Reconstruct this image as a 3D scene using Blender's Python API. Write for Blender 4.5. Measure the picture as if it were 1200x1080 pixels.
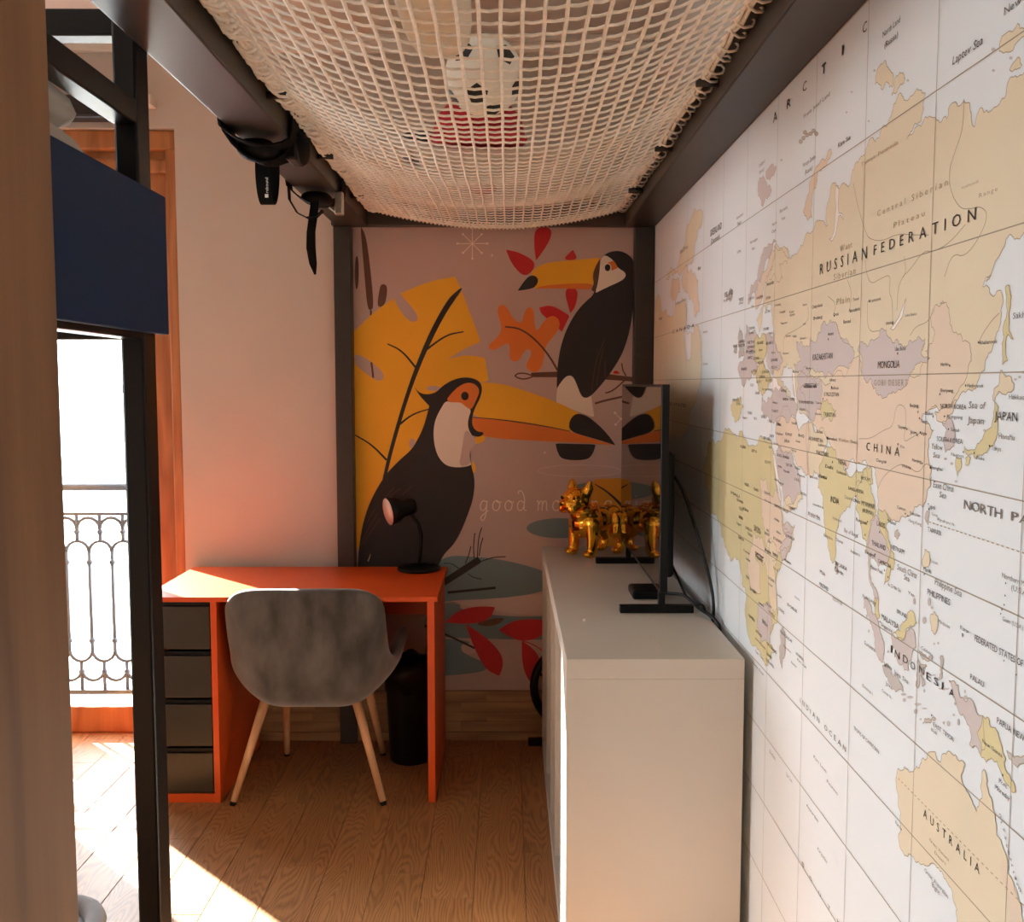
import bpy, bmesh, math, random
from mathutils import Vector, Matrix, geometry

for _o in list(bpy.data.objects):
    bpy.data.objects.remove(_o)
scene = bpy.context.scene
COL = scene.collection
random.seed(7)
R = math.radians

# ------------------------------------------------------------------ camera
F_PX, EYE = 1150.0, 1.515
PITCH, YAW = math.atan(91 / F_PX), math.atan(5 / F_PX)
cam_d = bpy.data.cameras.new('camera')
cam_d.sensor_fit = 'HORIZONTAL'
cam_d.sensor_width = 36.0
cam_d.lens = 36.0 * F_PX / 1200.0
cam_d.clip_start = 0.02
cam = bpy.data.objects.new('camera', cam_d)
COL.objects.link(cam)
cam.location = (0, 0, EYE)
cam.rotation_euler = (R(90) - PITCH, 0, -YAW)
scene.camera = cam

# ------------------------------------------------------------------ sky, sun, exposure
world = bpy.data.worlds.new('world')
scene.world = world
world.use_nodes = True
bg = world.node_tree.nodes['Background']
bg.inputs['Color'].default_value = (0.89, 0.955, 1.0, 1)
bg.inputs['Strength'].default_value = 16.0
sun_d = bpy.data.lights.new('sun', 'SUN')
sun_d.energy = 60.0
sun_d.angle = R(0.6)
sun_d.color = (1.0, 0.96, 0.90)
sun = bpy.data.objects.new('sun', sun_d)
COL.objects.link(sun)
SUN_EL = R(31.5)
_dir = Vector((0.708 * math.cos(SUN_EL), -0.706 * math.cos(SUN_EL), -math.sin(SUN_EL)))
sun.rotation_euler = _dir.to_track_quat('-Z', 'Y').to_euler()
sun.location = (-4, 8, 5)
portal_d = bpy.data.lights.new('door_daylight_portal', 'AREA')
portal_d.shape = 'RECTANGLE'
portal_d.size, portal_d.size_y = 1.25, 2.5
portal_d.cycles.is_portal = True
portal = bpy.data.objects.new('door_daylight_portal', portal_d)
COL.objects.link(portal)
portal.location = (-1.99, 4.27, 1.3)
portal.rotation_euler = (R(-90), 0, 0)
portal_e = bpy.data.lights.new('window_daylight_portal', 'AREA')
portal_e.shape = 'RECTANGLE'
portal_e.size, portal_e.size_y = 1.85, 1.4
portal_e.cycles.is_portal = True
portal2 = bpy.data.objects.new('window_daylight_portal', portal_e)
COL.objects.link(portal2)
portal2.location = (-3.22, 1.1, 1.63)
portal2.rotation_euler = (0, R(-90), 0)
scene.view_settings.view_transform = 'Standard'
scene.view_settings.look = 'None'
scene.view_settings.gamma = 1.0
scene.view_settings.use_curve_mapping = False
scene.view_settings.exposure = 0.30
scene.cycles.use_denoising = True
scene.cycles.max_bounces = 16
scene.cycles.diffuse_bounces = 10
scene.cycles.glossy_bounces = 6
scene.cycles.transparent_max_bounces = 12
scene.cycles.sample_clamp_indirect = 12.0
scene.cycles.caustics_reflective = False
scene.cycles.caustics_refractive = False

# ------------------------------------------------------------------ helpers
WALL_Y, WALL_X, CEIL = 4.095, 0.60, 2.91
_f = Vector((math.sin(YAW) * math.cos(PITCH), math.cos(YAW) * math.cos(PITCH), -math.sin(PITCH)))
_r = Vector((math.cos(YAW), -math.sin(YAW), 0))
_u = _r.cross(_f)


def at(x, y, axis, value):
    """the point of the plane axis = value that the photograph shows at pixel (x, y)"""
    d = _r * ((x - 600) / F_PX) + _u * ((540 - y) / F_PX) + _f
    c = Vector((0, 0, EYE))
    return c + d * ((value - c[axis]) / d[axis])


def srgb(r, g, b):
    def c(v):
        v /= 255.0
        return v / 12.92 if v <= 0.04045 else ((v + 0.055) / 1.055) ** 2.4
    return (c(r), c(g), c(b), 1)


MATS = {}


def pm(name, rgb, rough=0.6, var=0.12, scale=8.0, bump=0.0, metal=0.0, stretch=(1, 1, 1), rgb2=None, spec=0.5,
       sheen=0.0, detail=4.0, coat=0.0, per_object=0.0, emit=0.0):
    """a procedural material: noise between a colour and a darker (or second) one"""
    m = bpy.data.materials.new(name)
    m.use_nodes = True
    nt = m.node_tree
    b = nt.nodes['Principled BSDF']
    tc = nt.nodes.new('ShaderNodeTexCoord')
    mp = nt.nodes.new('ShaderNodeMapping')
    mp.inputs['Scale'].default_value = stretch
    nt.links.new(tc.outputs['Object'], mp.inputs['Vector'])
    no = nt.nodes.new('ShaderNodeTexNoise')
    no.inputs['Scale'].default_value = scale
    no.inputs['Detail'].default_value = detail
    nt.links.new(mp.outputs['Vector'], no.inputs['Vector'])
    rp = nt.nodes.new('ShaderNodeValToRGB')
    c1 = srgb(*rgb)
    c2 = srgb(*rgb2) if rgb2 else tuple(v * (1 - var) for v in c1[:3]) + (1,)
    rp.color_ramp.elements[0].position = 0.32
    rp.color_ramp.elements[1].position = 0.68
    rp.color_ramp.elements[0].color = c2
    rp.color_ramp.elements[1].color = c1
    nt.links.new(no.outputs['Fac'], rp.inputs['Fac'])
    out = rp.outputs['Color']
    if per_object:
        oi = nt.nodes.new('ShaderNodeObjectInfo')
        hs = nt.nodes.new('ShaderNodeHueSaturation')
        mr = nt.nodes.new('ShaderNodeMapRange')
        mr.inputs['To Min'].default_value = 1 - per_object
        mr.inputs['To Max'].default_value = 1 + per_object
        nt.links.new(oi.outputs['Random'], mr.inputs['Value'])
        nt.links.new(mr.outputs['Result'], hs.inputs['Value'])
        nt.links.new(out, hs.inputs['Color'])
        out = hs.outputs['Color']
    nt.links.new(out, b.inputs['Base Color'])
    b.inputs['Roughness'].default_value = rough
    b.inputs['Metallic'].default_value = metal
    b.inputs['Specular IOR Level'].default_value = spec
    b.inputs['Sheen Weight'].default_value = sheen
    b.inputs['Coat Weight'].default_value = coat
    if bump:
        bp = nt.nodes.new('ShaderNodeBump')
        bp.inputs['Strength'].default_value = bump
        bp.inputs['Distance'].default_value = 0.01
        nt.links.new(no.outputs['Fac'], bp.inputs['Height'])
        nt.links.new(bp.outputs['Normal'], b.inputs['Normal'])
    MATS[name] = m
    return m


def wood(name, dark, light, rough=0.45, ring=9.0, along='Y', per_object=0.08, bump=0.08, grain=120.0, pores=0.5):
    """procedural timber: distorted rings for the cathedral figure plus fine stretched pores"""
    m = bpy.data.materials.new(name)
    m.use_nodes = True
    nt = m.node_tree
    b = nt.nodes['Principled BSDF']
    N = nt.nodes.new
    L = nt.links.new
    tc = N('ShaderNodeTexCoord')
    oi = N('ShaderNodeObjectInfo')
    sc_ = N('ShaderNodeVectorMath'); sc_.operation = 'MULTIPLY'
    comb = N('ShaderNodeCombineXYZ')
    mul = N('ShaderNodeMath'); mul.operation = 'MULTIPLY'; mul.inputs[1].default_value = 37.0
    L(oi.outputs['Random'], mul.inputs[0])
    L(mul.outputs[0], comb.inputs[0]); L(mul.outputs[0], comb.inputs[1])
    add = N('ShaderNodeVectorMath'); add.operation = 'ADD'
    st = {'X': (0.16, 1, 1), 'Y': (1, 0.16, 1), 'Z': (1, 1, 0.16)}[along]
    sc_.inputs[1].default_value = st
    L(tc.outputs['Object'], sc_.inputs[0])
    L(sc_.outputs[0], add.inputs[0]); L(comb.outputs[0], add.inputs[1])
    n1 = N('ShaderNodeTexNoise'); n1.inputs['Scale'].default_value = 5.0; n1.inputs['Detail'].default_value = 2.5
    L(add.outputs[0], n1.inputs['Vector'])
    m1 = N('ShaderNodeMath'); m1.operation = 'MULTIPLY'; m1.inputs[1].default_value = ring
    L(n1.outputs['Fac'], m1.inputs[0])
    fr = N('ShaderNodeMath'); fr.operation = 'PINGPONG'; fr.inputs[1].default_value = 0.5
    L(m1.outputs[0], fr.inputs[0])
    n2 = N('ShaderNodeTexNoise'); n2.inputs['Scale'].default_value = grain; n2.inputs['Detail'].default_value = 3
    mp2 = N('ShaderNodeVectorMath'); mp2.operation = 'MULTIPLY'
    mp2.inputs[1].default_value = {'X': (0.25, 1, 1), 'Y': (1, 0.25, 1), 'Z': (1, 1, 0.25)}[along]
    L(add.outputs[0], mp2.inputs[0]); L(mp2.outputs[0], n2.inputs['Vector'])
    mx = N('ShaderNodeMath'); mx.operation = 'MULTIPLY_ADD'
    mx.inputs[1].default_value = pores
    L(n2.outputs['Fac'], mx.inputs[0]); L(fr.outputs[0], mx.inputs[2])
    rp = N('ShaderNodeValToRGB')
    rp.color_ramp.elements[0].position = 0.2; rp.color_ramp.elements[1].position = 0.85
    rp.color_ramp.elements[0].color = srgb(*dark); rp.color_ramp.elements[1].color = srgb(*light)
    L(mx.outputs[0], rp.inputs['Fac'])
    hs = N('ShaderNodeHueSaturation')
    mr = N('ShaderNodeMapRange')
    mr.inputs['To Min'].default_value = 1 - per_object; mr.inputs['To Max'].default_value = 1 + per_object
    L(oi.outputs['Random'], mr.inputs['Value']); L(mr.outputs['Result'], hs.inputs['Value'])
    L(rp.outputs['Color'], hs.inputs['Color']); L(hs.outputs['Color'], b.inputs['Base Color'])
    b.inputs['Roughness'].default_value = rough
    bp = N('ShaderNodeBump'); bp.inputs['Strength'].default_value = bump; bp.inputs['Distance'].default_value = 0.004
    L(mx.outputs[0], bp.inputs['Height']); L(bp.outputs['Normal'], b.inputs['Normal'])
    MATS[name] = m
    return m


class MB:
    """collects geometry in world coordinates for one mesh object"""
    def __init__(s):
        s.v, s.f = [], []

    def box(s, x0, x1, y0, y1, z0, z1):
        n = len(s.v)
        s.v += [Vector(p) for p in ((x0, y0, z0), (x1, y0, z0), (x1, y1, z0), (x0, y1, z0),
                                    (x0, y0, z1), (x1, y0, z1), (x1, y1, z1), (x0, y1, z1))]
        s.f += [[n + i for i in q] for q in ((0, 3, 2, 1), (4, 5, 6, 7), (0, 1, 5, 4), (1, 2, 6, 5), (2, 3, 7, 6), (3, 0, 4, 7))]
        return s

    def tube(s, pts, r, n=8, closed=False, cap=True, flat=1.0):
        pts = [Vector(p) for p in pts]
        k = len(pts)
        rs = list(r) if isinstance(r, (list, tuple)) else [r] * k
        rings = []
        ref = None
        for i in range(k):
            a = pts[i - 1] if (i > 0 or closed) else pts[i]
            b = pts[(i + 1) % k] if (i < k - 1 or closed) else pts[i]
            t = (b - a)
            t = t.normalized() if t.length > 1e-9 else Vector((0, 0, 1))
            if ref is None:
                ref = t.cross(Vector((0, 0, 1)))
                if ref.length < 0.05:
                    ref = t.cross(Vector((0, 1, 0)))
            ref = (ref - t * ref.dot(t))
            ref = ref.normalized() if ref.length > 1e-9 else t.orthogonal().normalized()
            bi = t.cross(ref)
            base = len(s.v)
            for j in range(n):
                an = 2 * math.pi * j / n
                s.v.append(pts[i] + ref * (math.cos(an) * rs[i]) + bi * (math.sin(an) * rs[i] * flat))
            rings.append(base)
        for i in range(k if closed else k - 1):
            a, b = rings[i], rings[(i + 1) % k]
            for j in range(n):
                s.f.append([a + j, a + (j + 1) % n, b + (j + 1) % n, b + j])
        if cap and not closed:
            s.f.append([rings[0] + j for j in reversed(range(n))])
            s.f.append([rings[-1] + j for j in range(n)])
        return s

    def lathe(s, prof, centre, n=24, axis=Vector((0, 0, 1))):
        centre = Vector(centre)
        q = Vector((0, 0, 1)).rotation_difference(Vector(axis).normalized())
        base = len(s.v)
        for (r, z) in prof:
            for j in range(n):
                an = 2 * math.pi * j / n
                s.v.append(centre + q @ Vector((r * math.cos(an), r * math.sin(an), z)))
        for i in range(len(prof) - 1):
            for j in range(n):
                a = base + i * n
                s.f.append([a + j, a + (j + 1) % n, a + n + (j + 1) % n, a + n + j])
        s.f.append([base + j for j in reversed(range(n))])
        e = base + (len(prof) - 1) * n
        s.f.append([e + j for j in range(n)])
        return s

    def ball(s, c, rad, n=16, m=10, rot=None):
        c = Vector(c)
        rad = rad if isinstance(rad, (tuple, list)) else (rad, rad, rad)
        base = len(s.v)
        for i in range(m + 1):
            th = math.pi * i / m
            for j in range(n):
                ph = 2 * math.pi * j / n
                p = Vector((rad[0] * math.sin(th) * math.cos(ph), rad[1] * math.sin(th) * math.sin(ph), rad[2] * math.cos(th)))
                if rot:
                    p = rot @ p
                s.v.append(c + p)
        for i in range(m):
            for j in range(n):
                a = base + i * n
                s.f.append([a + j, a + n + j, a + n + (j + 1) % n, a + (j + 1) % n])
        return s

    def ribbon(s, pts, w, axis, thick=0.002):
        """a strap: a path widened along axis, with real thickness"""
        pts = [Vector(p) for p in pts]
        ax = Vector(axis).normalized()
        base = len(s.v)
        k = len(pts)
        for i in range(k):
            t = (pts[min(i + 1, k - 1)] - pts[max(i - 1, 0)]).normalized()
            nn = t.cross(ax).normalized() * (thick / 2)
            ww = w[i] if isinstance(w, (list, tuple)) else w
            for sg, tg in ((-1, -1), (1, -1), (1, 1), (-1, 1)):
                s.v.append(pts[i] + ax * (sg * ww / 2) + nn * tg)
        for i in range(k - 1):
            a = base + 4 * i
            for j in range(4):
                s.f.append([a + j, a + (j + 1) % 4, a + 4 + (j + 1) % 4, a + 4 + j])
        s.f.append([base + 3, base + 2, base + 1, base])
        e = base + 4 * (k - 1)
        s.f.append([e, e + 1, e + 2, e + 3])
        return s

    def poly(s, pts):
        pts = [Vector(p) for p in pts]
        base = len(s.v)
        tris = geometry.tessellate_polygon([pts])
        s.v += pts
        for t in tris:
            s.f.append([base + i for i in t])
        return s

    def strip(s, pts, w, normal):
        """flat printed line of width w (number or list) lying in the plane with that normal"""
        pts = [Vector(p) for p in pts]
        nrm = Vector(normal)
        k = len(pts)
        base = len(s.v)
        for i in range(k):
            t = (pts[min(i + 1, k - 1)] - pts[max(i - 1, 0)]).normalized()
            sd = t.cross(nrm).normalized()
            ww = w[i] if isinstance(w, (list, tuple)) else w
            s.v += [pts[i] + sd * ww / 2, pts[i] - sd * ww / 2]
        for i in range(k - 1):
            a = base + 2 * i
            s.f.append([a, a + 1, a + 3, a + 2])
        return s

    def build(s, name, mat, parent=None, smooth=False, bevel=0.0, kind=None, label=None, segs=2):
        off = Vector(WLOC.get(parent.name, (0, 0, 0))) if parent else Vector((0, 0, 0))
        me = bpy.data.meshes.new(name)
        me.from_pydata([tuple(p - off) for p in s.v], [], s.f)
        me.validate(clean_customdata=False)
        bm = bmesh.new(); bm.from_mesh(me)
        bmesh.ops.recalc_face_normals(bm, faces=bm.faces)
        bm.to_mesh(me); bm.free()
        if smooth:
            me.polygons.foreach_set('use_smooth', [True] * len(me.polygons))
        me.materials.append(MATS[mat] if isinstance(mat, str) else mat)
        o = bpy.data.objects.new(name, me)
        COL.objects.link(o)
        if parent:
            o.parent = parent
        WLOC[o.name] = tuple(off)
        if bevel:
            b = o.modifiers.new('bevel', 'BEVEL')
            b.width = bevel; b.segments = segs; b.limit_method = 'ANGLE'
        if kind:
            o['kind'] = kind
        if label:
            o['label'] = label
        return o


WLOC = {}


def thing(name, label, cat, loc=(0, 0, 0), group=None):
    o = bpy.data.objects.new(name, None)
    o.empty_display_size = 0.05
    COL.objects.link(o)
    o.location = loc
    o['label'] = label
    o['category'] = cat
    if group:
        o['group'] = group
    WLOC[o.name] = tuple(loc)
    return o


def tag(o, label, cat, group=None):
    o['label'] = label
    o['category'] = cat
    if group:
        o['group'] = group
    return o


def struct(o, label=None, cat=None):
    o['kind'] = 'structure'
    if label:
        o['label'] = label
    if cat:
        o['category'] = cat
    return o


def chaikin(pts, closed=True, it=3):
    pts = [tuple(p) for p in pts]
    for _ in range(it):
        out = []
        n = len(pts)
        rng = range(n) if closed else range(n - 1)
        if not closed:
            out.append(pts[0])
        for i in rng:
            a, b = pts[i], pts[(i + 1) % n]
            if a == b:
                out.append(a); continue
            out.append((a[0] * .75 + b[0] * .25, a[1] * .75 + b[1] * .25))
            out.append((a[0] * .25 + b[0] * .75, a[1] * .25 + b[1] * .75))
        if not closed:
            out.append(pts[-1])
        pts = out
    res = []
    for p in pts:
        if not res or (abs(p[0] - res[-1][0]) + abs(p[1] - res[-1][1])) > 1e-4:
            res.append(p)
    if closed and len(res) > 2 and abs(res[0][0] - res[-1][0]) + abs(res[0][1] - res[-1][1]) < 1e-4:
        res.pop()
    return res


def subsurf(o, lv=2):
    m = o.modifiers.new('subsurf', 'SUBSURF'); m.levels = lv; m.render_levels = lv
    return o


def remesh(o, vox, smooth=6):
    m = o.modifiers.new('remesh', 'REMESH'); m.mode = 'VOXEL'; m.voxel_size = vox; m.use_smooth_shade = True
    m = o.modifiers.new('smooth', 'SMOOTH'); m.iterations = smooth; m.factor = 0.5
    return o


# ------------------------------------------------------------------ materials
pm('plaster', (206, 198, 189), 0.85, 0.05, 3.0, 0.03)
pm('ceiling_paint', (225, 220, 210), 0.9, 0.04, 2.0)
pm('white_paint', (238, 234, 226), 0.6, 0.04, 6.0)
wood('oak_floor', (112, 72, 42), (172, 122, 76), 0.42, 46.0, 'Y', 0.06, 0.10, 200.0, 0.9)
wood('oak_skirting', (150, 112, 76), (196, 156, 112), 0.5, 7.0, 'X', 0.05, 0.04, 120.0, 0.4)
wood('door_wood', (160, 102, 56), (196, 136, 82), 0.4, 7.0, 'Z', 0.03, 0.04, 120.0, 0.4)
wood('wardrobe_wood', (112, 76, 44), (148, 106, 66), 0.5, 5.0, 'Z', 0.03, 0.04, 100.0, 0.35)
wood('beech', (206, 154, 108), (232, 186, 140), 0.4, 5.0, 'Z', 0.05, 0.02, 200.0, 0.4)
pm('black_steel', (52, 47, 42), 0.42, 0.12, 14.0, 0.02, 0.0, spec=0.5)
pm('bunk_steel', (12, 10, 9), 0.35, 0.12, 14.0, 0.02, spec=0.25)
pm('dark_steel', (30, 27, 25), 0.45, 0.12, 14.0)
pm('navy_board', (3, 40, 74), 0.55, 0.08, 5.0, spec=0.2)
pm('orange_laminate', (222, 84, 26), 0.38, 0.10, 5.0, 0.01)
pm('drawer_grey', (50, 43, 32), 0.35, 0.1, 6.0, 0.01)
pm('black_plastic', (9, 9, 9), 0.4, 0.2, 20.0, spec=0.25)
pm('cabinet_white', (203, 197, 186), 0.45, 0.04, 3.0, 0.01)
pm('cord_white', (255, 250, 240), 0.85, 0.15, 60.0, 0.1)
pm('velvet', (98, 96, 94), 0.85, 0.5, 13.0, 0.02, rgb2=(54, 52, 51), sheen=0.6, stretch=(1, 1, 0.45), detail=7)
pm('gold', (255, 186, 60), 0.09, 0.08, 6.0, 0.0, 1.0)
pm('screen', (6, 6, 7), 0.03, 0.05, 4.0, spec=0.75)
pm('cable', (14, 13, 13), 0.5, 0.1, 20.0)
pm('strap_web', (7, 7, 7), 0.8, 0.25, 160.0, 0.1, spec=0.2)
pm('steel', (205, 200, 190), 0.3, 0.1, 10.0, 0, 1.0)
pm('railing_iron', (44, 58, 74), 0.55, 0.15, 20.0, 0.02)
pm('stone', (226, 214, 190), 0.9, 0.2, 5.0, 0.1)
pm('asphalt', (116, 120, 126), 0.9, 0.12, 6.0, 0.05)
pm('facade', (238, 234, 224), 0.9, 0.06, 2.0, 0.05)
pm('grey_fabric', (150, 150, 154), 0.9, 0.12, 30.0, 0.08)
pm('pale_fabric', (226, 217, 200), 0.9, 0.1, 20.0, 0.05)
pm('duvet', (196, 190, 180), 0.9, 0.08, 12.0, 0.05)
pm('ball_white', (236, 232, 220), 0.5, 0.05, 20.0)
pm('ball_black', (22, 22, 24), 0.5, 0.1, 20.0)
pm('red_fabric', (176, 24, 40), 0.85, 0.15, 25.0, 0.05)
pm('map_ocean', (230, 238, 242), 0.75, 0.03, 2.5)
pm('map_tan', (230, 218, 190), 0.75, 0.05, 5.0)
pm('map_pink', (230, 212, 190), 0.75, 0.04, 5.0)
pm('map_mauve', (208, 198, 196), 0.75, 0.04, 5.0)
pm('map_olive', (218, 208, 160), 0.75, 0.05, 5.0)
pm('map_grey', (196, 192, 188), 0.75, 0.04, 5.0)
pm('map_lake', (244, 240, 238), 0.75, 0.03, 5.0)
pm('map_line', (164, 150, 128), 0.8, 0.06, 30.0)
pm('ink_dark', (52, 46, 42), 0.8, 0.1, 60.0)
pm('ink_mid', (118, 112, 106), 0.8, 0.1, 60.0)
pm('ink_faint', (176, 158, 128), 0.8, 0.08, 60.0)
pm('mural_mauve', (202, 174, 164), 0.7, 0.06, 2.0)
pm('mural_yellow', (252, 186, 46), 0.7, 0.1, 3.0)
pm('mural_orange', (236, 130, 54), 0.7, 0.06, 4.0)
pm('mural_red', (206, 40, 44), 0.7, 0.08, 4.0)
pm('mural_black', (44, 40, 40), 0.7, 0.08, 4.0)
pm('mural_brown', (104, 70, 54), 0.7, 0.06, 4.0)
pm('mural_cream', (244, 228, 210), 0.7, 0.04, 4.0)
pm('mural_teal', (120, 140, 142), 0.7, 0.06, 4.0)
pm('mural_pale', (214, 188, 178), 0.7, 0.04, 4.0)
pm('mural_bronze', (226, 150, 36), 0.7, 0.06, 4.0)
pm('lamp_inside', (240, 214, 204), 0.35, 0.04, 10.0)

g = bpy.data.materials.new('pane_glass'); g.use_nodes = True
_nt = g.node_tree; _nt.nodes.remove(_nt.nodes['Principled BSDF'])
_t = _nt.nodes.new('ShaderNodeBsdfTransparent'); _t.inputs['Color'].default_value = (0.97, 0.98, 0.98, 1)
_g = _nt.nodes.new('ShaderNodeBsdfGlossy'); _g.inputs['Roughness'].default_value = 0.02
_x = _nt.nodes.new('ShaderNodeMixShader'); _x.inputs['Fac'].default_value = 0.05
_nt.links.new(_t.outputs[0], _x.inputs[1]); _nt.links.new(_g.outputs[0], _x.inputs[2])
_nt.links.new(_x.outputs[0], _nt.nodes['Material Output'].inputs['Surface'])
MATS['pane_glass'] = g

# ------------------------------------------------------------------ room shell
XL, YF = -3.1, -1.7
floor = struct(MB().box(XL - .1, WALL_X + .1, YF - .1, 4.40, -0.12, -0.012).build('floor', 'dark_steel'))
PW, PL_ = 0.155, 1.22
plank_me = {}
x = -0.413 - PW * 18
row = 0
while x < WALL_X:
    y = YF - (row * 0.47 % PL_)
    # one plank end falls where the photograph shows one
    if abs(x + 0.413) < 0.01:
        y = 2.93 - PL_ * 4
    x0, x1 = max(x, XL), min(x + PW, WALL_X)
    while y < 4.36 and x1 - x0 > 0.01:
        y0, y1 = max(y, YF), min(y + PL_, 4.36)
        if y1 - y0 > 0.02:
            key = (round(x1 - x0, 3), round(y1 - y0, 3))
            if key not in plank_me:
                w, l = (x1 - x0) / 2 - 0.0006, (y1 - y0) / 2 - 0.0006
                b = 0.0012
                mb = MB()
                mb.v = [Vector(p) for p in ((-w, -l, -.012), (w, -l, -.012), (w, l, -.012), (-w, l, -.012),
                                            (-w, -l, -b), (w, -l, -b), (w, l, -b), (-w, l, -b),
                                            (-w + b, -l + b, 0), (w - b, -l + b, 0), (w - b, l - b, 0), (-w + b, l - b, 0))]
                mb.f = [[0, 1, 5, 4], [1, 2, 6, 5], [2, 3, 7, 6], [3, 0, 4, 7], [4, 5, 9, 8], [5, 6, 10, 9], [6, 7, 11, 10], [7, 4, 8, 11], [8, 9, 10, 11]]
                me = bpy.data.meshes.new('plank')
                me.from_pydata([tuple(p) for p in mb.v], [], mb.f)
                me.materials.append(MATS['oak_floor'])
                plank_me[key] = me
            p = bpy.data.objects.new('plank', plank_me[key])
            COL.objects.link(p)
            p.parent = floor
            p.location = ((x0 + x1) / 2, (y0 + y1) / 2, 0)
        y += PL_
    x += PW
    row += 1

struct(MB().box(XL - .1, WALL_X + .1, YF - .1, 4.40, CEIL, CEIL + .1).build('ceiling', 'ceiling_paint'))
struct(MB().box(WALL_X, WALL_X + .1, YF - .1, 4.40, 0, CEIL).build('wall_right', 'plaster'))
WY0, WY1, WZ0, WZ1 = .45, 1.75, .75, 2.5      # unseen window, added in the left wall to light the map wall
struct(MB().box(XL - .1, XL, YF - .1, WY0, 0, CEIL).box(XL - .1, XL, WY1, 4.40, 0, CEIL).box(XL - .1, XL, WY0, WY1, 0, WZ0).box(XL - .1, XL, WY0, WY1, WZ1, CEIL).build('wall_left', 'plaster'))
win = thing('window_added', 'unseen white-framed window added in the left wall beside the bunk', 'window', (XL, 1.1, WZ0))
del win['category']
win['kind'] = 'structure'
for a, b in ((WY0, WY0 + .06), (1.07, 1.13), (WY1 - .06, WY1)):
    MB().box(XL - .07, XL - .02, a, b, WZ0, WZ1).build('window_frame', 'white_paint', win, bevel=.004)
for a, b in ((WZ0, WZ0 + .06), (WZ1 - .06, WZ1)):
    MB().box(XL - .068, XL - .022, WY0 + .06, WY1 - .06, a, b).build('window_frame', 'white_paint', win, bevel=.004)
for a, b in ((WY0 + .06, 1.07), (1.13, WY1 - .06)):
    MB().box(XL - .047, XL - .043, a, b, WZ0 + .06, WZ1 - .06).build('pane', 'pane_glass', win)
MB().box(XL - .02, XL + .08, WY0 - .05, WY1 + .05, WZ0 - .03, WZ0).build('window_sill', 'white_paint', win, bevel=.004)
struct(MB().box(XL, WALL_X, YF - .1, YF, 0, CEIL).build('wall_front', 'plaster'))
struct(MB().box(XL, -1.70, 2.02, 2.12, 0, CEIL).build('wall_light_blocker', 'plaster'))  # unseen stub wall, added to keep the left window's light off the back wall
OX0, OX1, OZ = -2.64, -1.358, 2.55      # balcony door opening in the back wall
struct(MB().box(OX1, WALL_X, WALL_Y, 4.36, 0, CEIL).box(XL, OX0, WALL_Y, 4.36, 0, CEIL)
       .box(OX0, OX1, WALL_Y, 4.36, OZ, CEIL).build('wall_back', 'plaster'))
struct(MB().box(XL, WALL_X, WALL_Y - .03, WALL_Y, 2.845, 2.885).box(XL, WALL_X, WALL_Y - .05, WALL_Y, 2.885, CEIL)
       .build('trim_1', 'white_paint', bevel=.006))

# baseboard of the back wall: a board of four strips over a plain foot strip
bb = MB().box(-1.35, WALL_X - .005, WALL_Y - .012, WALL_Y, 0, .213).build('baseboard_back', 'oak_skirting')
struct(bb)
zz = [0.038, 0.082, 0.122, 0.166, 0.212]
MB().box(-1.35, WALL_X - .006, WALL_Y - .024, WALL_Y - .012, 0.0, .036).build('strip', 'oak_skirting', bb, bevel=.002)
for k in range(4):
    xs = [-1.35, -1.0 + .17 * (k % 2), -.62 - .1 * (k % 3), -.2 + .11 * (k % 2), .16 + .07 * (k % 3), WALL_X - .006]
    for a, b in zip(xs[:-1], xs[1:]):
        MB().box(a + .0005, b - .0005, WALL_Y - .0185 - .0008 * ((k * 3 + int(a * 50)) % 3), WALL_Y - .012, zz[k] + .0006, zz[k + 1] - .0006).build('strip', 'oak_skirting', bb)

# ------------------------------------------------------------------ balcony door
door = thing('door_1', 'orange-brown timber balcony door with two tall glass lights', 'door', (-2.0, 4.2, 0))
del door['category']
door['kind'] = 'structure'
fy0, fy1 = 4.165, 4.235
for a, b in ((-1.50, -1.358), (-2.165, -1.94), (-2.64, -2.495)):
    MB().box(a, b, fy0, fy1, 0, OZ).build('stile', 'door_wood', door, bevel=.006)
for a, b in ((-1.94, -1.50), (-2.495, -2.165)):
    MB().box(a, b, fy0 + .01, fy1 - .01, 0, .115).build('bottom_rail', 'door_wood', door, bevel=.006)
    MB().box(a, b, fy0 + .005, fy1 - .005, 2.29, OZ).build('top_rail', 'door_wood', door, bevel=.006)
    MB().box(a, b, 4.197, 4.203, .115, 2.29).build('pane', 'pane_glass', door)
MB().box(-2.64, -1.358, fy1, 4.36, -.012, .02).build('threshold', 'door_wood', door)
# moulded head and jamb beads on the room side of the frame
MB().box(-2.64, -1.358, 4.12, 4.165, 2.47, OZ).build('head_moulding', 'door_wood', door, bevel=.01)
MB().box(-2.60, -1.39, 4.14, 4.165, 2.38, 2.44).build('head_moulding', 'door_wood', door, bevel=.01)
MB().box(-1.405, -1.358, 4.11, 4.165, 0, 2.47).build('jamb_bead', 'door_wood', door, bevel=.008)

# roller blind cassette above the door
bl = thing('roller_blind', 'dark roller blind cassette with white end brackets above the balcony door', 'blind', (-2.0, 4.04, 2.6))
MB().box(-2.55, -1.49, 3.985, 4.075, 2.565, 2.655).build('cassette', 'dark_steel', bl, bevel=.012)
MB().box(-1.475, -1.425, 4.02, 4.095, 2.625, 2.665).build('bracket', 'white_paint', bl, bevel=.004)
MB().box(-2.61, -2.56, 4.02, 4.095, 2.625, 2.665).build('bracket', 'white_paint', bl, bevel=.004)

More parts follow.
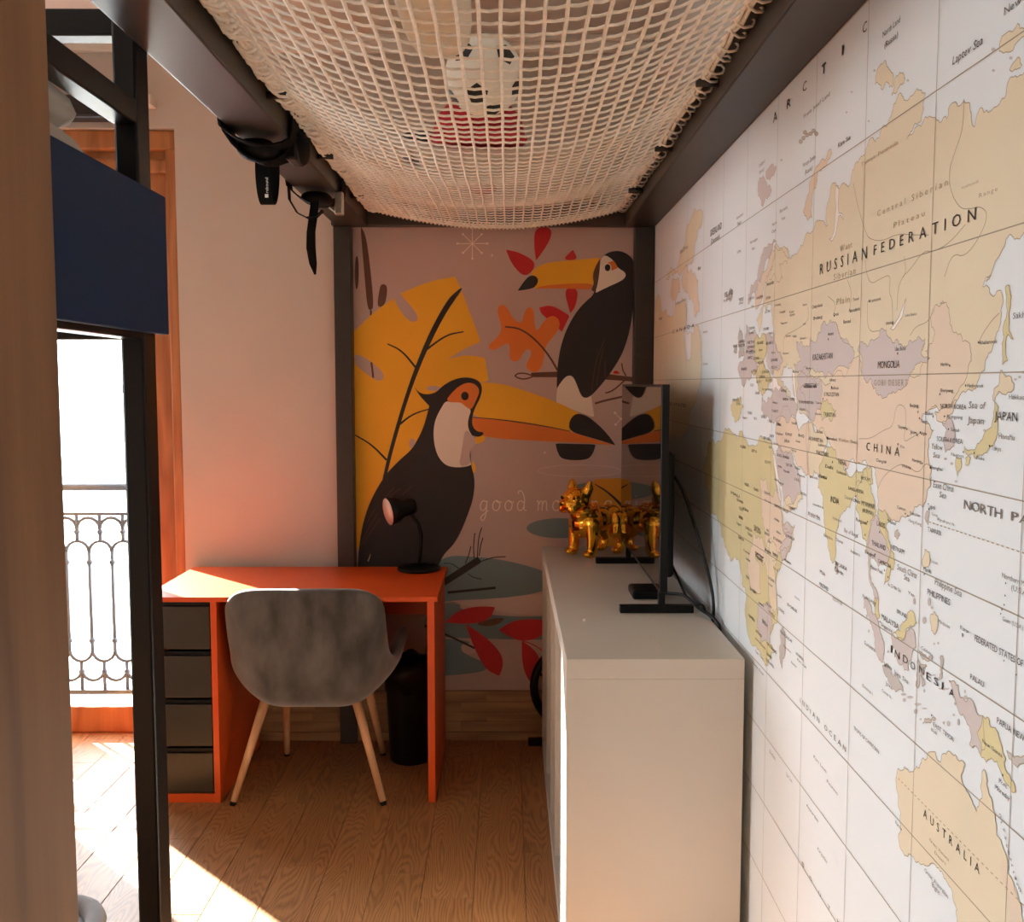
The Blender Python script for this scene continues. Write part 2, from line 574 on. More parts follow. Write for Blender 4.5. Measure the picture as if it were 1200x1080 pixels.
# ------------------------------------------------------------------ railing and street outside
RY = 4.45
ra = thing('balcony_railing', 'grey wrought-iron balcony railing with looped bars outside the door', 'railing', (-2.0, RY, 0))
RX0, RX1 = -3.0, -0.95
MB().tube([(RX0, RY, 1.045), (RX1, RY, 1.045)], .018, 12).build('handrail', 'railing_iron', ra, smooth=True)
MB().box(RX0, RX1, RY - .008, RY + .008, .915, .93).build('rail', 'railing_iron', ra)
MB().box(RX0, RX1, RY - .012, RY + .012, .085, .105).build('rail', 'railing_iron', ra)
for xx in (RX0, RX1):
    MB().box(xx - .012, xx + .012, RY - .012, RY + .012, .0, 1.04).build('post', 'railing_iron', ra)
    MB().box(xx - .01, xx + .01, 4.34, RY, .12, .14).build('wall_anchor', 'railing_iron', ra)
pit = 0.1045
xc = -1.915 - pit * 10
nb = 0


def arc(cx, cz, r, up, n=8):
    return [(cx - r * math.cos(math.pi * i / n), RY, cz + (r if up else -r) * math.sin(math.pi * i / n)) for i in range(n + 1)]


while xc < RX1 - pit:
    if xc > RX0 + .05:
        h = pit / 2
        # long loop: two bars joined by round ends; neighbours share a bar
        lp = MB()
        lp.tube(arc(xc + h, .745, h, True), .0078, 6)
        lp.tube(arc(xc + h, .29, h, False), .0078, 6)
        lp.tube([(xc, RY, .75), (xc, RY, .285)], .0085, 6)
        lp.ball((xc, RY, .70), .015, 8, 6); lp.ball((xc, RY, .335), .015, 8, 6)
        # shorter arcs between, above and below, on the half pitch
        lp.tube(arc(xc, .852, h, True), .0078, 6)
        lp.tube([(xc + h, RY, .925), (xc + h, RY, .80)], .0085, 6)
        lp.ball((xc + h, RY, .84), .014, 8, 6)
        lp.tube(arc(xc, .20, h, False), .0078, 6)
        lp.tube([(xc + h, RY, .095), (xc + h, RY, .235)], .0085, 6)
        lp.ball((xc + h, RY, .19), .014, 8, 6)
        lp.build('looped_bar', 'railing_iron', ra, smooth=True)
    xc += pit

struct(MB().box(-30, 30, 4.5, 60, -4.1, -4.0).build('ground', 'asphalt'))
nb_ = thing('neighbouring_building', 'pale plaster building corner with stone pilaster across the street', 'building', (-4.2, 11, -4))
MB().box(-4.36, -2.2, 11.0, 12.6, -4, 1.95).build('wall', 'facade', nb_)
MB().box(-4.50, -4.08, 10.86, 11.06, -4, 1.28).build('pilaster', 'stone', nb_, bevel=.03)
MB().box(-4.56, -4.02, 10.80, 11.10, 0.02, .14).build('capital', 'stone', nb_, bevel=.03)
MB().box(-4.30, -4.20, 10.98, 11.0, 1.40, 1.50).build('wall_lamp', 'dark_steel', nb_, bevel=.03)

# ------------------------------------------------------------------ loft frame that carries the net
ZB, ZT = 2.148, 2.212
lf = thing('loft_frame', 'dark brown steel loft frame with posts against the mural wall', 'frame', (0, 4.06, 0))
for a, b, fl0, fl1 in ((-.695, -.566, -.566, -.54), (.475, .598, .447, .475)):
    MB().box(a, b, -.6, 4.03, ZB, ZT).box(min(a, fl0), max(b, fl1), -.6, 4.03, ZT, ZT + .012).build('beam', 'black_steel', lf, bevel=.004)
MB().box(-.715, .598, 4.032, 4.092, ZB + .004, ZT + .03).build('beam', 'black_steel', lf, bevel=.004)
MB().box(-.566, .475, -.2, -.14, ZB, ZT).build('beam', 'black_steel', lf, bevel=.004)
MB().box(-.706, -.636, 4.03, 4.093, 0, ZB).build('post', 'black_steel', lf, bevel=.004)
MB().box(.517, .597, 4.03, 4.093, 0, ZB).build('post', 'black_steel', lf, bevel=.004)
MB().box(-.68, -.6, -.58, -.5, 0, ZB).build('post', 'black_steel', lf, bevel=.004)
MB().box(.517, .597, -.58, -.5, 0, ZB).build('post', 'black_steel', lf, bevel=.004)
for k in range(6):
    yy = 2.27 - .62 * 3 + .62 * k
    if 0 < yy < 4:
        MB().tube([(.476, yy, 2.19), (.425, yy, 2.19)], .0095, 8).build('peg', 'dark_steel', lf, smooth=True)
        MB().tube([(-.567, yy + .1, 2.19), (-.52, yy + .1, 2.19)], .0095, 8).build('peg', 'dark_steel', lf, smooth=True)

# ------------------------------------------------------------------ the net
NX0, NX1, NY0, NY1 = -.528, .437, -.10, 3.985


def net_z(x, y):
    u = (x - (NX0 + NX1) / 2) / ((NX1 - NX0) / 2)
    u = max(-1, min(1, u))
    t = (y - NY0) / (NY1 - NY0)
    s = math.sin(math.pi * min(1, max(0, t)) ** 1.15) ** 0.75 if 0 < t < 1 else 0
    end = max(0.0, 1 - (NY1 - y) / .5)
    return 2.203 - .135 * s * (1 - abs(u) ** 2.2) - .062 * math.sin(math.pi * (u + 1) / 2) ** .8 * end ** 1.2 + .004 * math.sin(9 * y + 3 * u)


nt_ = thing('climbing_net', 'cream knotted climbing net slung between the dark overhead beams', 'net', (0, 2, 2.1))
nx = 28
ys = [NY0 + (NY1 - NY0) * i / 74 for i in range(75)]
for i in range(nx + 1):
    xx = NX0 + (NX1 - NX0) * i / nx
    pts = []
    for q, yy in enumerate(ys):
        bul = 1 + .015 * math.sin(math.pi * q / 74)
        x2 = xx + .0008 * math.sin(q * 1.7 + i)
        pts.append((x2, yy, net_z(xx, yy)))
    MB().tube(pts, .0036, 5).build('cord', 'cord_white', nt_, smooth=True)
yy = NY0 + .03
k = 0
while yy < NY1:
    pts = []
    for i in range(nx * 2 + 1):
        xx = NX0 + (NX1 - NX0) * i / (nx * 2)
        dip = .0015 if i % 2 else 0
        pts.append((xx, yy + (.002 * (i % 2)) + .002 * math.sin(k), net_z(xx, yy) - dip))
    MB().tube(pts, .0028, 5).build('cross_cord', 'cord_white', nt_, smooth=True)
    yy += .049
    k += 1
# bound edges and lashings
for side in (0, 1):
    ex = NX0 if side == 0 else NX1
    sg = -1 if side == 0 else 1
    for off, r in ((0, .006), (.012 * sg, .005)):
        MB().tube([(ex + off + .003 * math.sin(q * 2.1), y_, net_z(ex, y_) + .002 * math.sin(q * 3)) for q, y_ in enumerate(ys)], r, 6).build('edge_rope', 'cord_white', nt_, smooth=True)
    co = []
    turns = 62
    amp = .020 if side == 0 else .022
    for q in range(turns * 8 + 1):
        a = 2 * math.pi * q / 8
        y_ = NY0 + (NY1 - NY0) * q / (turns * 8)
        cx = ex + sg * (.006 if side == 0 else .016)
        co.append((cx + amp * math.cos(a), y_ + .012 * math.sin(a * .5), net_z(ex, y_) + .014 * math.sin(a)))
    MB().tube(co, .0030 if side else .0042, 5).build('lashing', 'cord_white', nt_, smooth=True)
    if side == 0:
        co = [(p[0], p[1] + .03, p[2] - .006 * math.cos(q)) for q, p in enumerate(co)]
        MB().tube(co[:-4], .0042, 5).build('lashing', 'cord_white', nt_, smooth=True)
MB().tube([(NX0 + (NX1 - NX0) * i / 40, NY1 + .004 * math.sin(i * 2), net_z(NX0 + (NX1 - NX0) * i / 40, NY1 - .001) + .003) for i in range(41)], .009, 6).build('edge_rope', 'cord_white', nt_, smooth=True)
co = []
for q in range(60 * 8 + 1):
    a = 2 * math.pi * q / 8
    x_ = NX0 + (NX1 - NX0) * q / 480
    co.append((x_, NY1 + .012 + .018 * math.cos(a), net_z(x_, NY1 - .001) + .012 * math.sin(a) + .006))
MB().tube(co, .0035, 5).build('lashing', 'cord_white', nt_, smooth=True)

# toys lying on the net


def cushion(mb, c, sx, sy, sz, n=20, m=12, pw=0.55):
    c = Vector(c)
    base = len(mb.v)
    for i in range(m + 1):
        th = math.pi * i / m
        for j in range(n):
            ph = 2 * math.pi * j / n
            def e(v, p): return math.copysign(abs(v) ** p, v)
            mb.v.append(c + Vector((sx * e(math.sin(th), .8) * e(math.cos(ph), pw), sy * e(math.sin(th), .8) * e(math.sin(ph), pw), sz * math.cos(th))))
    for i in range(m):
        for j in range(n):
            a = base + i * n
            mb.f.append([a + j, a + n + j, a + n + (j + 1) % n, a + (j + 1) % n])
    return mb


p_ = cushion(MB(), (-.122, 1.62, net_z(-.12, 1.62) + .058), .062, .27, .052).build('bolster', 'pale_fabric', smooth=True)
tag(p_, 'beige oblong bolster cushion lying on the net', 'cushion')
bz = net_z(-.05, 2.125) + .092
ball = thing('soft_ball', 'white toy ball with black patches lying on the net', 'ball', (-.05, 2.125, bz))
MB().ball((-.05, 2.125, bz), .082, 28, 18).build('ball_body', 'ball_white', ball, smooth=True)
for d in ((-.15, -.72, -.68), (.25, -.25, -.93), (.85, -.3, -.4), (-.8, -.1, -.6), (.1, .75, -.6), (0, 0, 1), (-.5, -.8, .35), (.55, -.75, .3)):
    d = Vector(d).normalized()
    e1 = d.orthogonal().normalized(); e2 = d.cross(e1)
    mb = MB()
    pts = [Vector((-.05, 2.125, bz)) + (d + (e1 * math.cos(2 * math.pi * q / 5) + e2 * math.sin(2 * math.pi * q / 5)) * .30).normalized() * .0832 for q in range(5)]
    ctr = Vector((-.05, 2.125, bz)) + d * .0838
    mb.v = [ctr] + pts
    mb.f = [[0, 1 + q, 1 + (q + 1) % 5] for q in range(5)]
    mb.build('patch', 'ball_black', ball, smooth=True)
rc = thing('red_cushion', 'dark red rounded soft cushion lying on the net behind the toy ball', 'cushion', (-.07, 2.44, net_z(-.07, 2.44)))
MB().lathe([(.0, .004), (.10, .004), (.112, .02), (.105, .055), (.075, .088), (.03, .104), (.0, .106)], (-.07, 2.44, net_z(-.07, 2.44) + .026), 28).build('cover', 'red_fabric', rc, smooth=True)
MB().lathe([(.10, .0), (.116, .002), (.118, .009), (.10, .012)], (-.07, 2.44, net_z(-.07, 2.44) + .026), 28).build('piping', 'red_fabric', rc, smooth=True)
for (xx, yy, s, mt, lb) in ((-.075, 3.1, .05, 'red_fabric', 'small red cloth bundle on the far half of the net'), (.005, 3.60, .045, 'red_fabric', 'tiny red cloth bundle near the far edge of the net'),
                            (-.22, 2.62, .07, 'ball_black', 'flat black pouch lying on the net left of the red bundle')):
    z_ = net_z(xx, yy)
    o = cushion(MB(), (xx, yy, z_ + s * .55), s, s * 1.5, s * .5, pw=.8).build('cloth_bundle' if 'bundle' in lb else 'pouch', mt, smooth=True)
    tag(o, lb, 'cloth' if 'bundle' in lb else 'pouch', 'small soft things on the net')
sh = MB()
n0, n1 = 13, 14
for j in range(n1 + 1):
    for i in range(n0 + 1):
        xx = -.40 + .74 * i / n0
        yy = 2.45 + 1.2 * j / n1
        sh.v.append(Vector((xx, yy, net_z(xx, yy) + .014 + .006 * math.sin(7 * xx + 5 * yy) + .004 * math.sin(13 * yy - 9 * xx))))
for j in range(n1):
    for i in range(n0):
        a = j * (n0 + 1) + i
        sh.f.append([a, a + 1, a + n0 + 2, a + n0 + 1])
so = sh.build('cotton_sheet', 'duvet', smooth=True)
m_ = so.modifiers.new('thick', 'SOLIDIFY'); m_.thickness = .003
tag(so, 'thin cream cotton sheet spread on the far half of the net', 'sheet')

# ------------------------------------------------------------------ straps on the left beam
s1 = thing('ratchet_strap', 'black webbing strap with printed hanging loop tied round the loft beam', 'strap', (-.63, 2.62, 2.148))


def around(y0, y1, drop, w):
    """a band wrapped round the beam, hanging below it by drop"""
    pts = []
    for i in range(9):
        t = i / 8
        xx = -.702 + (.142) * t
        pts.append((xx, y0 + (y1 - y0) * t, 2.142 - drop * math.sin(math.pi * t) ** .8))
    top = [(-.556, y1 + .005, 2.17), (-.55, y1 + .005, 2.232), (-.62, (y0 + y1) / 2, 2.236), (-.705, y0, 2.232), (-.706, y0, 2.17)]
    return pts + top + [pts[0]]


MB().ribbon(around(2.49, 2.62, .030, .05), .085, (0, 1, 0), .005).build('band', 'strap_web', s1)
MB().ribbon(around(2.55, 2.70, .046, .05), .075, (0, 1, 0), .005).build('band', 'strap_web', s1)
MB().ribbon(around(2.52, 2.66, .062, .05), .055, (.2, 1, 0), .005).build('band', 'strap_web', s1)
cushion(MB(), (-.566, 2.70, 2.145), .03, .07, .045, 16, 8, .7).build('knot', 'strap_web', s1, smooth=True)
cushion(MB(), (-.645, 2.60, 2.116), .052, .07, .026, 16, 8, .7).build('knot', 'strap_web', s1, smooth=True)
lpx, lpy = -.634, 2.645
lp = []
for i in range(25):
    a = 2 * math.pi * i / 24
    lp.append((lpx + .012 * math.cos(a / 2), lpy + .018 * math.sin(a), 2.112 - .125 * (0.5 - 0.5 * math.cos(a)) ** .8))
MB().ribbon(lp, .036, (1, 0, 0), .003).build('hanging_loop', 'strap_web', s1)
MB().box(-.585, -.552, 2.63, 2.72, 2.10, 2.165).build('buckle', 'black_plastic', s1, bevel=.008)
MB().tube([(-.594, 2.64, 2.12), (-.566, 2.70, 2.108), (-.552, 2.74, 2.128)], .006, 6).build('lever', 'black_plastic', s1)
s2 = thing('cam_strap', 'black webbing strap with metal buckle and loose tail on the loft beam', 'strap', (-.63, 3.2, 2.148))
MB().ribbon(around(3.22, 3.38, .04, .04), .085, (0, 1, 0), .004).build('band', 'strap_web', s2)
MB().ribbon([(-.70, 3.20, 2.142), (-.698, 3.20, 2.10), (-.675, 3.205, 2.06), (-.645, 3.21, 2.045), (-.615, 3.215, 2.05), (-.595, 3.22, 2.07)], .034, (0, 1, 0), .003).build('slack_loop', 'strap_web', s2)
MB().ribbon([(-.62, 3.22, 2.10), (-.626, 3.22, 2.06), (-.634, 3.215, 2.0), (-.634, 3.21, 1.95), (-.628, 3.21, 1.90), (-.622, 3.21, 1.865)], [.03, .03, .03, .032, .026, .006], (1, -.25, 0), .003).build('tail', 'strap_web', s2)
cushion(MB(), (-.628, 3.30, 2.122), .05, .07, .02, 16, 8, .7).build('knot', 'strap_web', s2, smooth=True)
bk = MB().box(-.576, -.548, 3.32, 3.35, 2.075, 2.15).build('buckle', 'steel', s2, bevel=.004)
MB().tube([(-.596, 3.335, 2.10), (-.566, 3.335, 2.078), (-.55, 3.335, 2.09)], .004, 6).build('buckle_pin', 'steel', bk)

# ------------------------------------------------------------------ bunk bed at the near left
bu = thing('bunk_bed', 'dark steel bunk bed with navy blue side board', 'bunk bed', (-1.1, 1.5, 0))
MB().box(-.746, -.701, 1.905, 1.972, 0, 2.30).build('post', 'bunk_steel', bu, bevel=.005)
MB().box(-1.66, -1.615, 1.905, 1.972, 0, 2.30).build('post', 'bunk_steel', bu, bevel=.005)
MB().box(-1.615, -.746, 1.92, 1.968, 2.172, 2.222).build('rail', 'bunk_steel', bu, bevel=.004)
MB().box(-.746, -.701, .30, 1.905, 2.003, 2.05).build('rail', 'bunk_steel', bu, bevel=.004)
MB().box(-.746, -.701, .235, .30, 0, 2.30).build('post', 'bunk_steel', bu, bevel=.005)
MB().box(-1.66, -1.615, .235, .30, 0, 2.30).build('post', 'bunk_steel', bu, bevel=.005)
MB().box(-.700, -.683, .235, 1.998, 1.612, 1.886).build('side_board', 'navy_board', bu, bevel=.003, label='navy blue side board')
MB().box(-1.615, -.746, 1.93, 1.968, 1.600, 1.640).build('rail', 'bunk_steel', bu, bevel=.004)
MB().box(-.746, -.701, .30, 1.905, 1.60, 1.65).build('rail', 'bunk_steel', bu, bevel=.004)
MB().box(-1.66, -1.615, .30, 1.905, 1.60, 1.65).build('rail', 'bunk_steel', bu, bevel=.004)
for k in range(9):
    MB().box(-1.615, -.746, .34 + .175 * k, .47 + .175 * k, 1.626, 1.644).build('bed_slat', 'white_paint', bu)
ma = cushion(MB(), (-1.18, 1.10, 1.735), .425, .79, .09, 28, 10, .25).build('mattress', 'duvet', smooth=True)
tag(ma, 'off-white mattress lying on the bunk slats behind the navy board', 'mattress')
du = MB()
cushion(du, (-.865, 1.63, 1.895), .125, .27, .085, 24, 10, .6)
cushion(du, (-.865, 1.60, 1.995), .115, .25, .045, 24, 10, .6)
cushion(du, (-1.12, 1.55, 1.90), .2, .26, .09, 24, 10, .6)
duo = du.build('folded_duvet', 'duvet', smooth=True)
tag(duo, 'grey-white duvet folded in a bulging heap on the bunk', 'duvet')

# ------------------------------------------------------------------ door leaf at the very edge of the view
wa = thing('wooden_door', 'brown wooden door leaf standing open close to the viewer', 'door', (-.44, .5, 0))
lf_ = MB().box(-.46, -.42, .105, .927, .008, 2.12).build('door_leaf', 'wardrobe_wood', wa, bevel=.004)
MB().box(-.50, -.41, .02, .10, 0, 2.14).build('jamb', 'wardrobe_wood', wa, bevel=.004)
for z_ in (.25, 1.05, 1.85):
    MB().tube([(-.415, .103, z_ - .04), (-.415, .103, z_ + .04)], .008, 10).build('hinge', 'steel', lf_, smooth=True)
hd_ = MB().tube([(-.46, .86, 1.0), (-.51, .86, 1.0), (-.512, .82, 1.0), (-.512, .75, 1.0)], .009, 10).build('handle', 'steel', lf_, smooth=True)

# ------------------------------------------------------------------ grey pouf on the floor
po = thing('floor_cushion', 'grey padded floor cushion with raised rim beside the bunk post', 'cushion', (-1.37, 2.36, 0))
cushion(MB(), (-1.37, 2.36, .055), .29, .26, .055, 28, 10, .55).build('pad', 'grey_fabric', po, smooth=True)
rim = []
for q in range(40):
    a = 2 * math.pi * q / 40
    def e_(v): return math.copysign(abs(v) ** .55, v)
    rim.append((-1.37 + .285 * e_(math.cos(a)), 2.36 + .255 * e_(math.sin(a)), .085))
MB().tube(rim, .028, 8, closed=True).build('rim', 'grey_fabric', po, smooth=True)

# ------------------------------------------------------------------ desk
DT, DF = .757, 3.452
de = thing('desk', 'orange laminate desk with grey drawer pedestal under the mural', 'desk', (-.85, 3.78, 0))
MB().box(-1.30, -.25, DF - .006, 4.028, DT - .018, DT).build('desk_top', 'orange_laminate', de, bevel=.0015)
MB().box(-.288, -.262, DF, 4.02, 0, DT - .018).build('side_panel', 'orange_laminate', de, bevel=.0015)
MB().box(-1.062, -1.040, DF, 4.02, 0, DT - .018).build('side_panel', 'orange_laminate', de, bevel=.0015)
MB().box(-1.296, -1.274, DF, 4.02, 0, DT - .018).build('side_panel', 'orange_laminate', de, bevel=.0015)
MB().box(-1.040, -.288, 3.99, 4.008, .565, DT - .018).build('modesty_panel', 'orange_laminate', de, bevel=.0015)
MB().box(-1.274, -1.062, DF + .002, 4.02, 0, .032).build('plinth', 'orange_laminate', de, bevel=.0015)
MB().box(-1.274, -1.062, 4.00, 4.02, .032, DT - .018).build('back_panel', 'black_plastic', de)
for y0, y1 in ((711, 761), (769, 818), (826, 875), (883, 930)):
    z1 = at(230, y0, 1, DF)[2]; z0 = at(230, y1, 1, DF)[2]
    d_ = MB().box(-1.271, -1.066, DF + .006, DF + .024, z0, z1).build('drawer', 'drawer_grey', de, bevel=.003)
    MB().box(-1.267, -1.070, DF + .024, 3.98, z0 + .01, z1 - .02).build('drawer_box', 'black_plastic', d_)
    MB().box(-1.271, -1.066, DF + .016, DF + .03, z1 + .002, z1 + .014).build('finger_lip', 'black_plastic', d_)

# desk lamp
la = thing('desk_lamp', 'black adjustable desk lamp with round white-lined shade on the desk', 'lamp', (-.362, 3.96, DT))
MB().lathe([(.0, 0), (.085, 0), (.088, .006), (.084, .014), (.03, .02), (0, .02)], (-.362, 3.955, DT), 28).build('base', 'black_plastic', la, smooth=True)
MB().tube([(-.362, 3.955, DT + .015), (-.358, 3.955, DT + .06), (-.352, 3.95, .90), (-.362, 3.94, .95), (-.40, 3.92, 1.0)], .009, 10).build('stem', 'black_plastic', la, smooth=True)
hd = Vector((-.94, -.5, -.18)).normalized()
hc = Vector((-.475, 3.86, 1.008))
shd = MB().lathe([(.0, -.115), (.028, -.115), (.034, -.10), (.036, -.06), (.052, -.035), (.058, 0.0), (.055, 0.0), (.050, -.03), (.03, -.05), (0, -.05)], hc, 28, hd).build('lamp_shade', 'black_plastic', la, smooth=True)
MB().lathe([(.0545, -.001), (.049, -.028), (.03, -.046), (.0, -.047), (.0, -.044), (.028, -.043), (.047, -.026), (.0525, -.0005)], hc, 28, hd).build('shade_lining', 'lamp_inside', shd, smooth=True)
MB().ball(hc + hd * -.022, .02, 14, 10).build('bulb', 'lamp_inside', shd, smooth=True)
MB().tube([(-.40, 3.92, 1.0), hc - hd * .08], .012, 8).build('joint', 'black_plastic', la, smooth=True)

# bin below the desk
bi = thing('waste_bin', 'black waste bin with bin liner under the orange desk', 'bin', (-.395, 3.88, 0))
MB().lathe([(.0, 0), (.080, 0), (.083, .01), (.098, .36), (.101, .37), (.095, .37), (.078, .02), (0, .02)], (-.395, 3.875, 0), 28).build('bin_body', 'black_plastic', bi, smooth=True)
ln = MB()
for i in range(5):
    for j in range(36):
        a = 2 * math.pi * j / 36
        rr = (.099, .107, .106, .09, .04)[i] + (.004 * math.sin(7 * a + i) if i else .002)
        ln.v.append(Vector((-.395 + rr * math.cos(a), 3.875 + rr * math.sin(a), (.30, .375, .40, .415, .40)[i] + .012 * math.sin(5 * a + 2 * i))))
for i in range(4):
    for j in range(36):
        ln.f.append([i * 36 + j, i * 36 + (j + 1) % 36, (i + 1) * 36 + (j + 1) % 36, (i + 1) * 36 + j])
lo_ = ln.build('bin_liner', 'black_plastic', bi, smooth=True)
m_ = lo_.modifiers.new('thick', 'SOLIDIFY'); m_.thickness = .002

# ------------------------------------------------------------------ chair
CX, CY = -.722, 3.665
ch = thing('dining_chair', 'grey velvet armchair with tapered wooden legs tucked under the desk', 'chair', (CX, CY, 0))
rows = [  # y, z, half width, edge displacement (dy, dz), amount
    (.235, .405, .205, (0, 1), .03), (.20, .375, .22, (0, 1), .09), (.10, .358, .225, (.25, 1), .20), (-.02, .352, .225, (.45, 1), .245),
    (-.105, .358, .225, (.75, .95), .225), (-.16, .385, .24, (1, .75), .185), (-.190, .44, .250, (1, .45), .13),
    (-.205, .52, .255, (1, .22), .085), (-.214, .61, .256, (1, .05), .05), (-.221, .70, .260, (1, 0), .035), (-.226, .765, .257, (1, 0), .015), (-.222, .797, .238, (1, 0), .006)]
sm = MB()
NS = 16
FLARE = [0, .12, .28, .38, .40, .30, .10, 0, 0, 0, 0, 0]
for fl_, (yy, zz_, hw, dr, am) in zip(FLARE, rows):
    for i in range(NS + 1):
        s_ = -1 + 2 * i / NS
        gx = max(0, (abs(s_) - .4) / .6) ** 1.7
        xx = hw * math.sin(s_ * math.pi / 2 * .96) / math.sin(math.pi / 2 * .96)
        xx *= 1 + fl_ * gx
        top_dip = -(.006 * (1 - s_ * s_) + .045 * abs(s_) ** 5) * (0 if zz_ < .69 else .12 if zz_ < .75 else .6 if zz_ < .78 else 1)
        sm.v.append(Vector((CX + xx, CY + yy + dr[0] * am * gx, zz_ + dr[1] * am * gx + top_dip)))
for r_ in range(len(rows) - 1):
    for i in range(NS):
        a = r_ * (NS + 1) + i
        sm.f.append([a, a + 1, a + NS + 2, a + NS + 1])
so = sm.build('shell', 'velvet', ch, smooth=True)
m_ = so.modifiers.new('thick', 'SOLIDIFY'); m_.thickness = .042; m_.offset = 1.0
so.data.flip_normals()
so.modifiers['thick'].offset = -1.0
subsurf(so, 2)
cushion(MB(), (CX, CY + .03, .438), .205, .20, .045, 28, 10, .5).build('seat_cushion', 'velvet', ch, smooth=True)
for (tx, ty, bx, by) in ((-.165, -.115, -.270, -.235), (.155, -.115, .275, -.235), (-.15, .12, -.18, .24), (.16, .12, .213, .245)):
    lg = MB().tube([(CX + tx, CY + ty, .375), (CX + bx * .97 + tx * .03, CY + by * .97 + ty * .03, .012)], [.0185, .0115], 14).build('leg', 'beech', ch, smooth=True)
    MB().tube([(CX + bx * .97 + tx * .03, CY + by * .97 + ty * .03, .013), (CX + bx, CY + by, 0)], [.012, .011], 12).build('leg_tip', 'black_plastic', lg, smooth=True)

# ------------------------------------------------------------------ white shelving cabinet
K0, K1, KY0, KY1, KH = .142, .574, 2.328, 3.976, .85
ca = thing('shelving_cabinet', 'white low shelving cabinet standing along the map wall', 'cabinet', (.36, 3.15, 0))
MB().box(K0, K1, KY0, KY1, KH - .05, KH).build('cabinet_top', 'cabinet_white', ca, bevel=.0015)
MB().box(K0, K1, KY0, KY0 + .04, 0, KH - .05).build('end_panel', 'cabinet_white', ca, bevel=.0015)
MB().box(K0, K1, KY1 - .04, KY1, 0, KH - .05).build('end_panel', 'cabinet_white', ca, bevel=.0015)
MB().box(K0, K1, KY0 + .04, KY1 - .04, 0, .05).build('bottom_board', 'cabinet_white', ca)
MB().box(K1 - .01, K1, KY0 + .04, KY1 - .04, .05, KH - .05).build('back_board', 'cabinet_white', ca)
for yy in (2.60, 2.955, 3.26, 3.60):
    MB().box(K0 + .004, K1 - .01, yy - .009, yy + .009, .05, KH - .05).build('divider', 'cabinet_white', ca)
for a, b, z in ((2.609, 2.946, .55), (2.609, 2.946, .28), (2.964, 3.251, .42), (3.269, 3.591, .42), (3.609, 3.936, .42)):
    MB().box(K0 + .02, K1 - .01, a, b, z, z + .016).build('shelf', 'cabinet_white', ca)
for z0, z1 in ((.055, .425), (.430, .795)):
    MB().box(K0, K0 + .018, KY0 + .042, 2.59, z0, z1).build('cabinet_door', 'cabinet_white', ca, bevel=.002)
bead = MB().lathe([(0, 0), (.0035, 0), (.0045, .003), (.003, .006), (0, .0065)], (.215, 2.71, KH), 12).build('bead', 'white_paint', smooth=True)
tag(bead, 'tiny white bead lying on the cabinet top', 'bead')

# television
tv = thing('television', 'black flat-screen television on two feet on the white cabinet', 'television', (.45, 3.26, KH))
TX, TY0, TY1, TZ0, TZ1 = .436, 2.775, 3.745, .915, 1.512
MB().box(TX, TX + .022, TY0, TY1, TZ0, TZ1).build('panel', 'black_plastic', tv, bevel=.002)
MB().box(TX + .022, TX + .06, TY0 + .12, TY1 - .12, TZ0 + .02, TZ1 - .2).build('rear_housing', 'black_plastic', tv, bevel=.01)
MB().box(TX - .0015, TX + .001, TY0 + .008, TY1 - .008, TZ0 + .012, TZ1 - .008).build('screen', 'screen', tv)
for yy in (2.815, 3.60):
    ft = MB().box(.326, .540, yy - .014, yy + .014, KH, KH + .022).build('foot', 'black_plastic', tv, bevel=.002)
    MB().box(TX + .002, TX + .020, yy - .012, yy + .012, KH + .022, TZ0 + .004).build('foot_neck', 'black_plastic', ft)
bx_ = MB().box(.385, .475, 2.98, 3.10, KH, KH + .028).build('media_box', 'black_plastic', bevel=.008, segs=3)
tag(bx_, 'small black media player box lying below the television screen', 'media box')


def spline(pts, n=8):
    pts = [Vector(p) for p in pts]
    out = []
    P = [pts[0]] + pts + [pts[-1]]
    for i in range(1, len(P) - 2):
        for j in range(n):
            t = j / n
            a, b, c, d = P[i - 1], P[i], P[i + 1], P[i + 2]
            out.append(0.5 * ((2 * b) + (c - a) * t + (2 * a - 5 * b + 4 * c - d) * t * t + (3 * b - a - 3 * c + d) * t ** 3))
    out.append(pts[-1])
    return out


c1 = MB().tube(spline([(.495, 2.91, 1.24), (.515, 2.87, 1.20), (.545, 2.83, 1.10), (.568, 2.78, 1.0), (.580, 2.74, .92), (.584, 2.74, .86), (.588, 2.78, .80), (.589, 2.82, .45)]), .0045, 8).build('power_cable', 'cable', smooth=True)
tag(c1, 'black power cable hanging from the television back down behind the cabinet', 'cable')
c2 = MB().tube(spline([(.478, 3.03, KH + .012), (.50, 2.98, KH + .02), (.53, 2.90, KH + .03), (.555, 2.80, KH + .015), (.577, 2.68, KH + .008), (.586, 2.66, KH - .05), (.588, 2.70, .5)]), .005, 8).build('video_cable', 'cable', smooth=True)
tag(c2, 'black cable running from the media box over the cabinet edge', 'cable')
c3 = MB().tube(spline([(.50, 3.05, .985), (.52, 3.0, .93), (.54, 2.94, .875), (.56, 2.90, KH + .006), (.580, 2.86, KH + .006), (.588, 2.86, .80)]), .0035, 8).build('thin_cable', 'cable', smooth=True)
tag(c3, 'thin black cable drooping from the television housing to the cabinet top', 'cable')

# gold bulldog figurine
dg = thing('dog_figurine', 'shiny gold standing french bulldog figurine on the white cabinet', 'figurine', (.33, 3.78, KH))
A_ = math.atan2(-.62, -.78)                 # the way the dog faces


def dp(f, s, z):
    """dog space: forward, sideways (its left), height"""
    return Vector((.338 + f * math.cos(A_) - s * math.sin(A_), 3.79 + f * math.sin(A_) + s * math.cos(A_), KH + z))


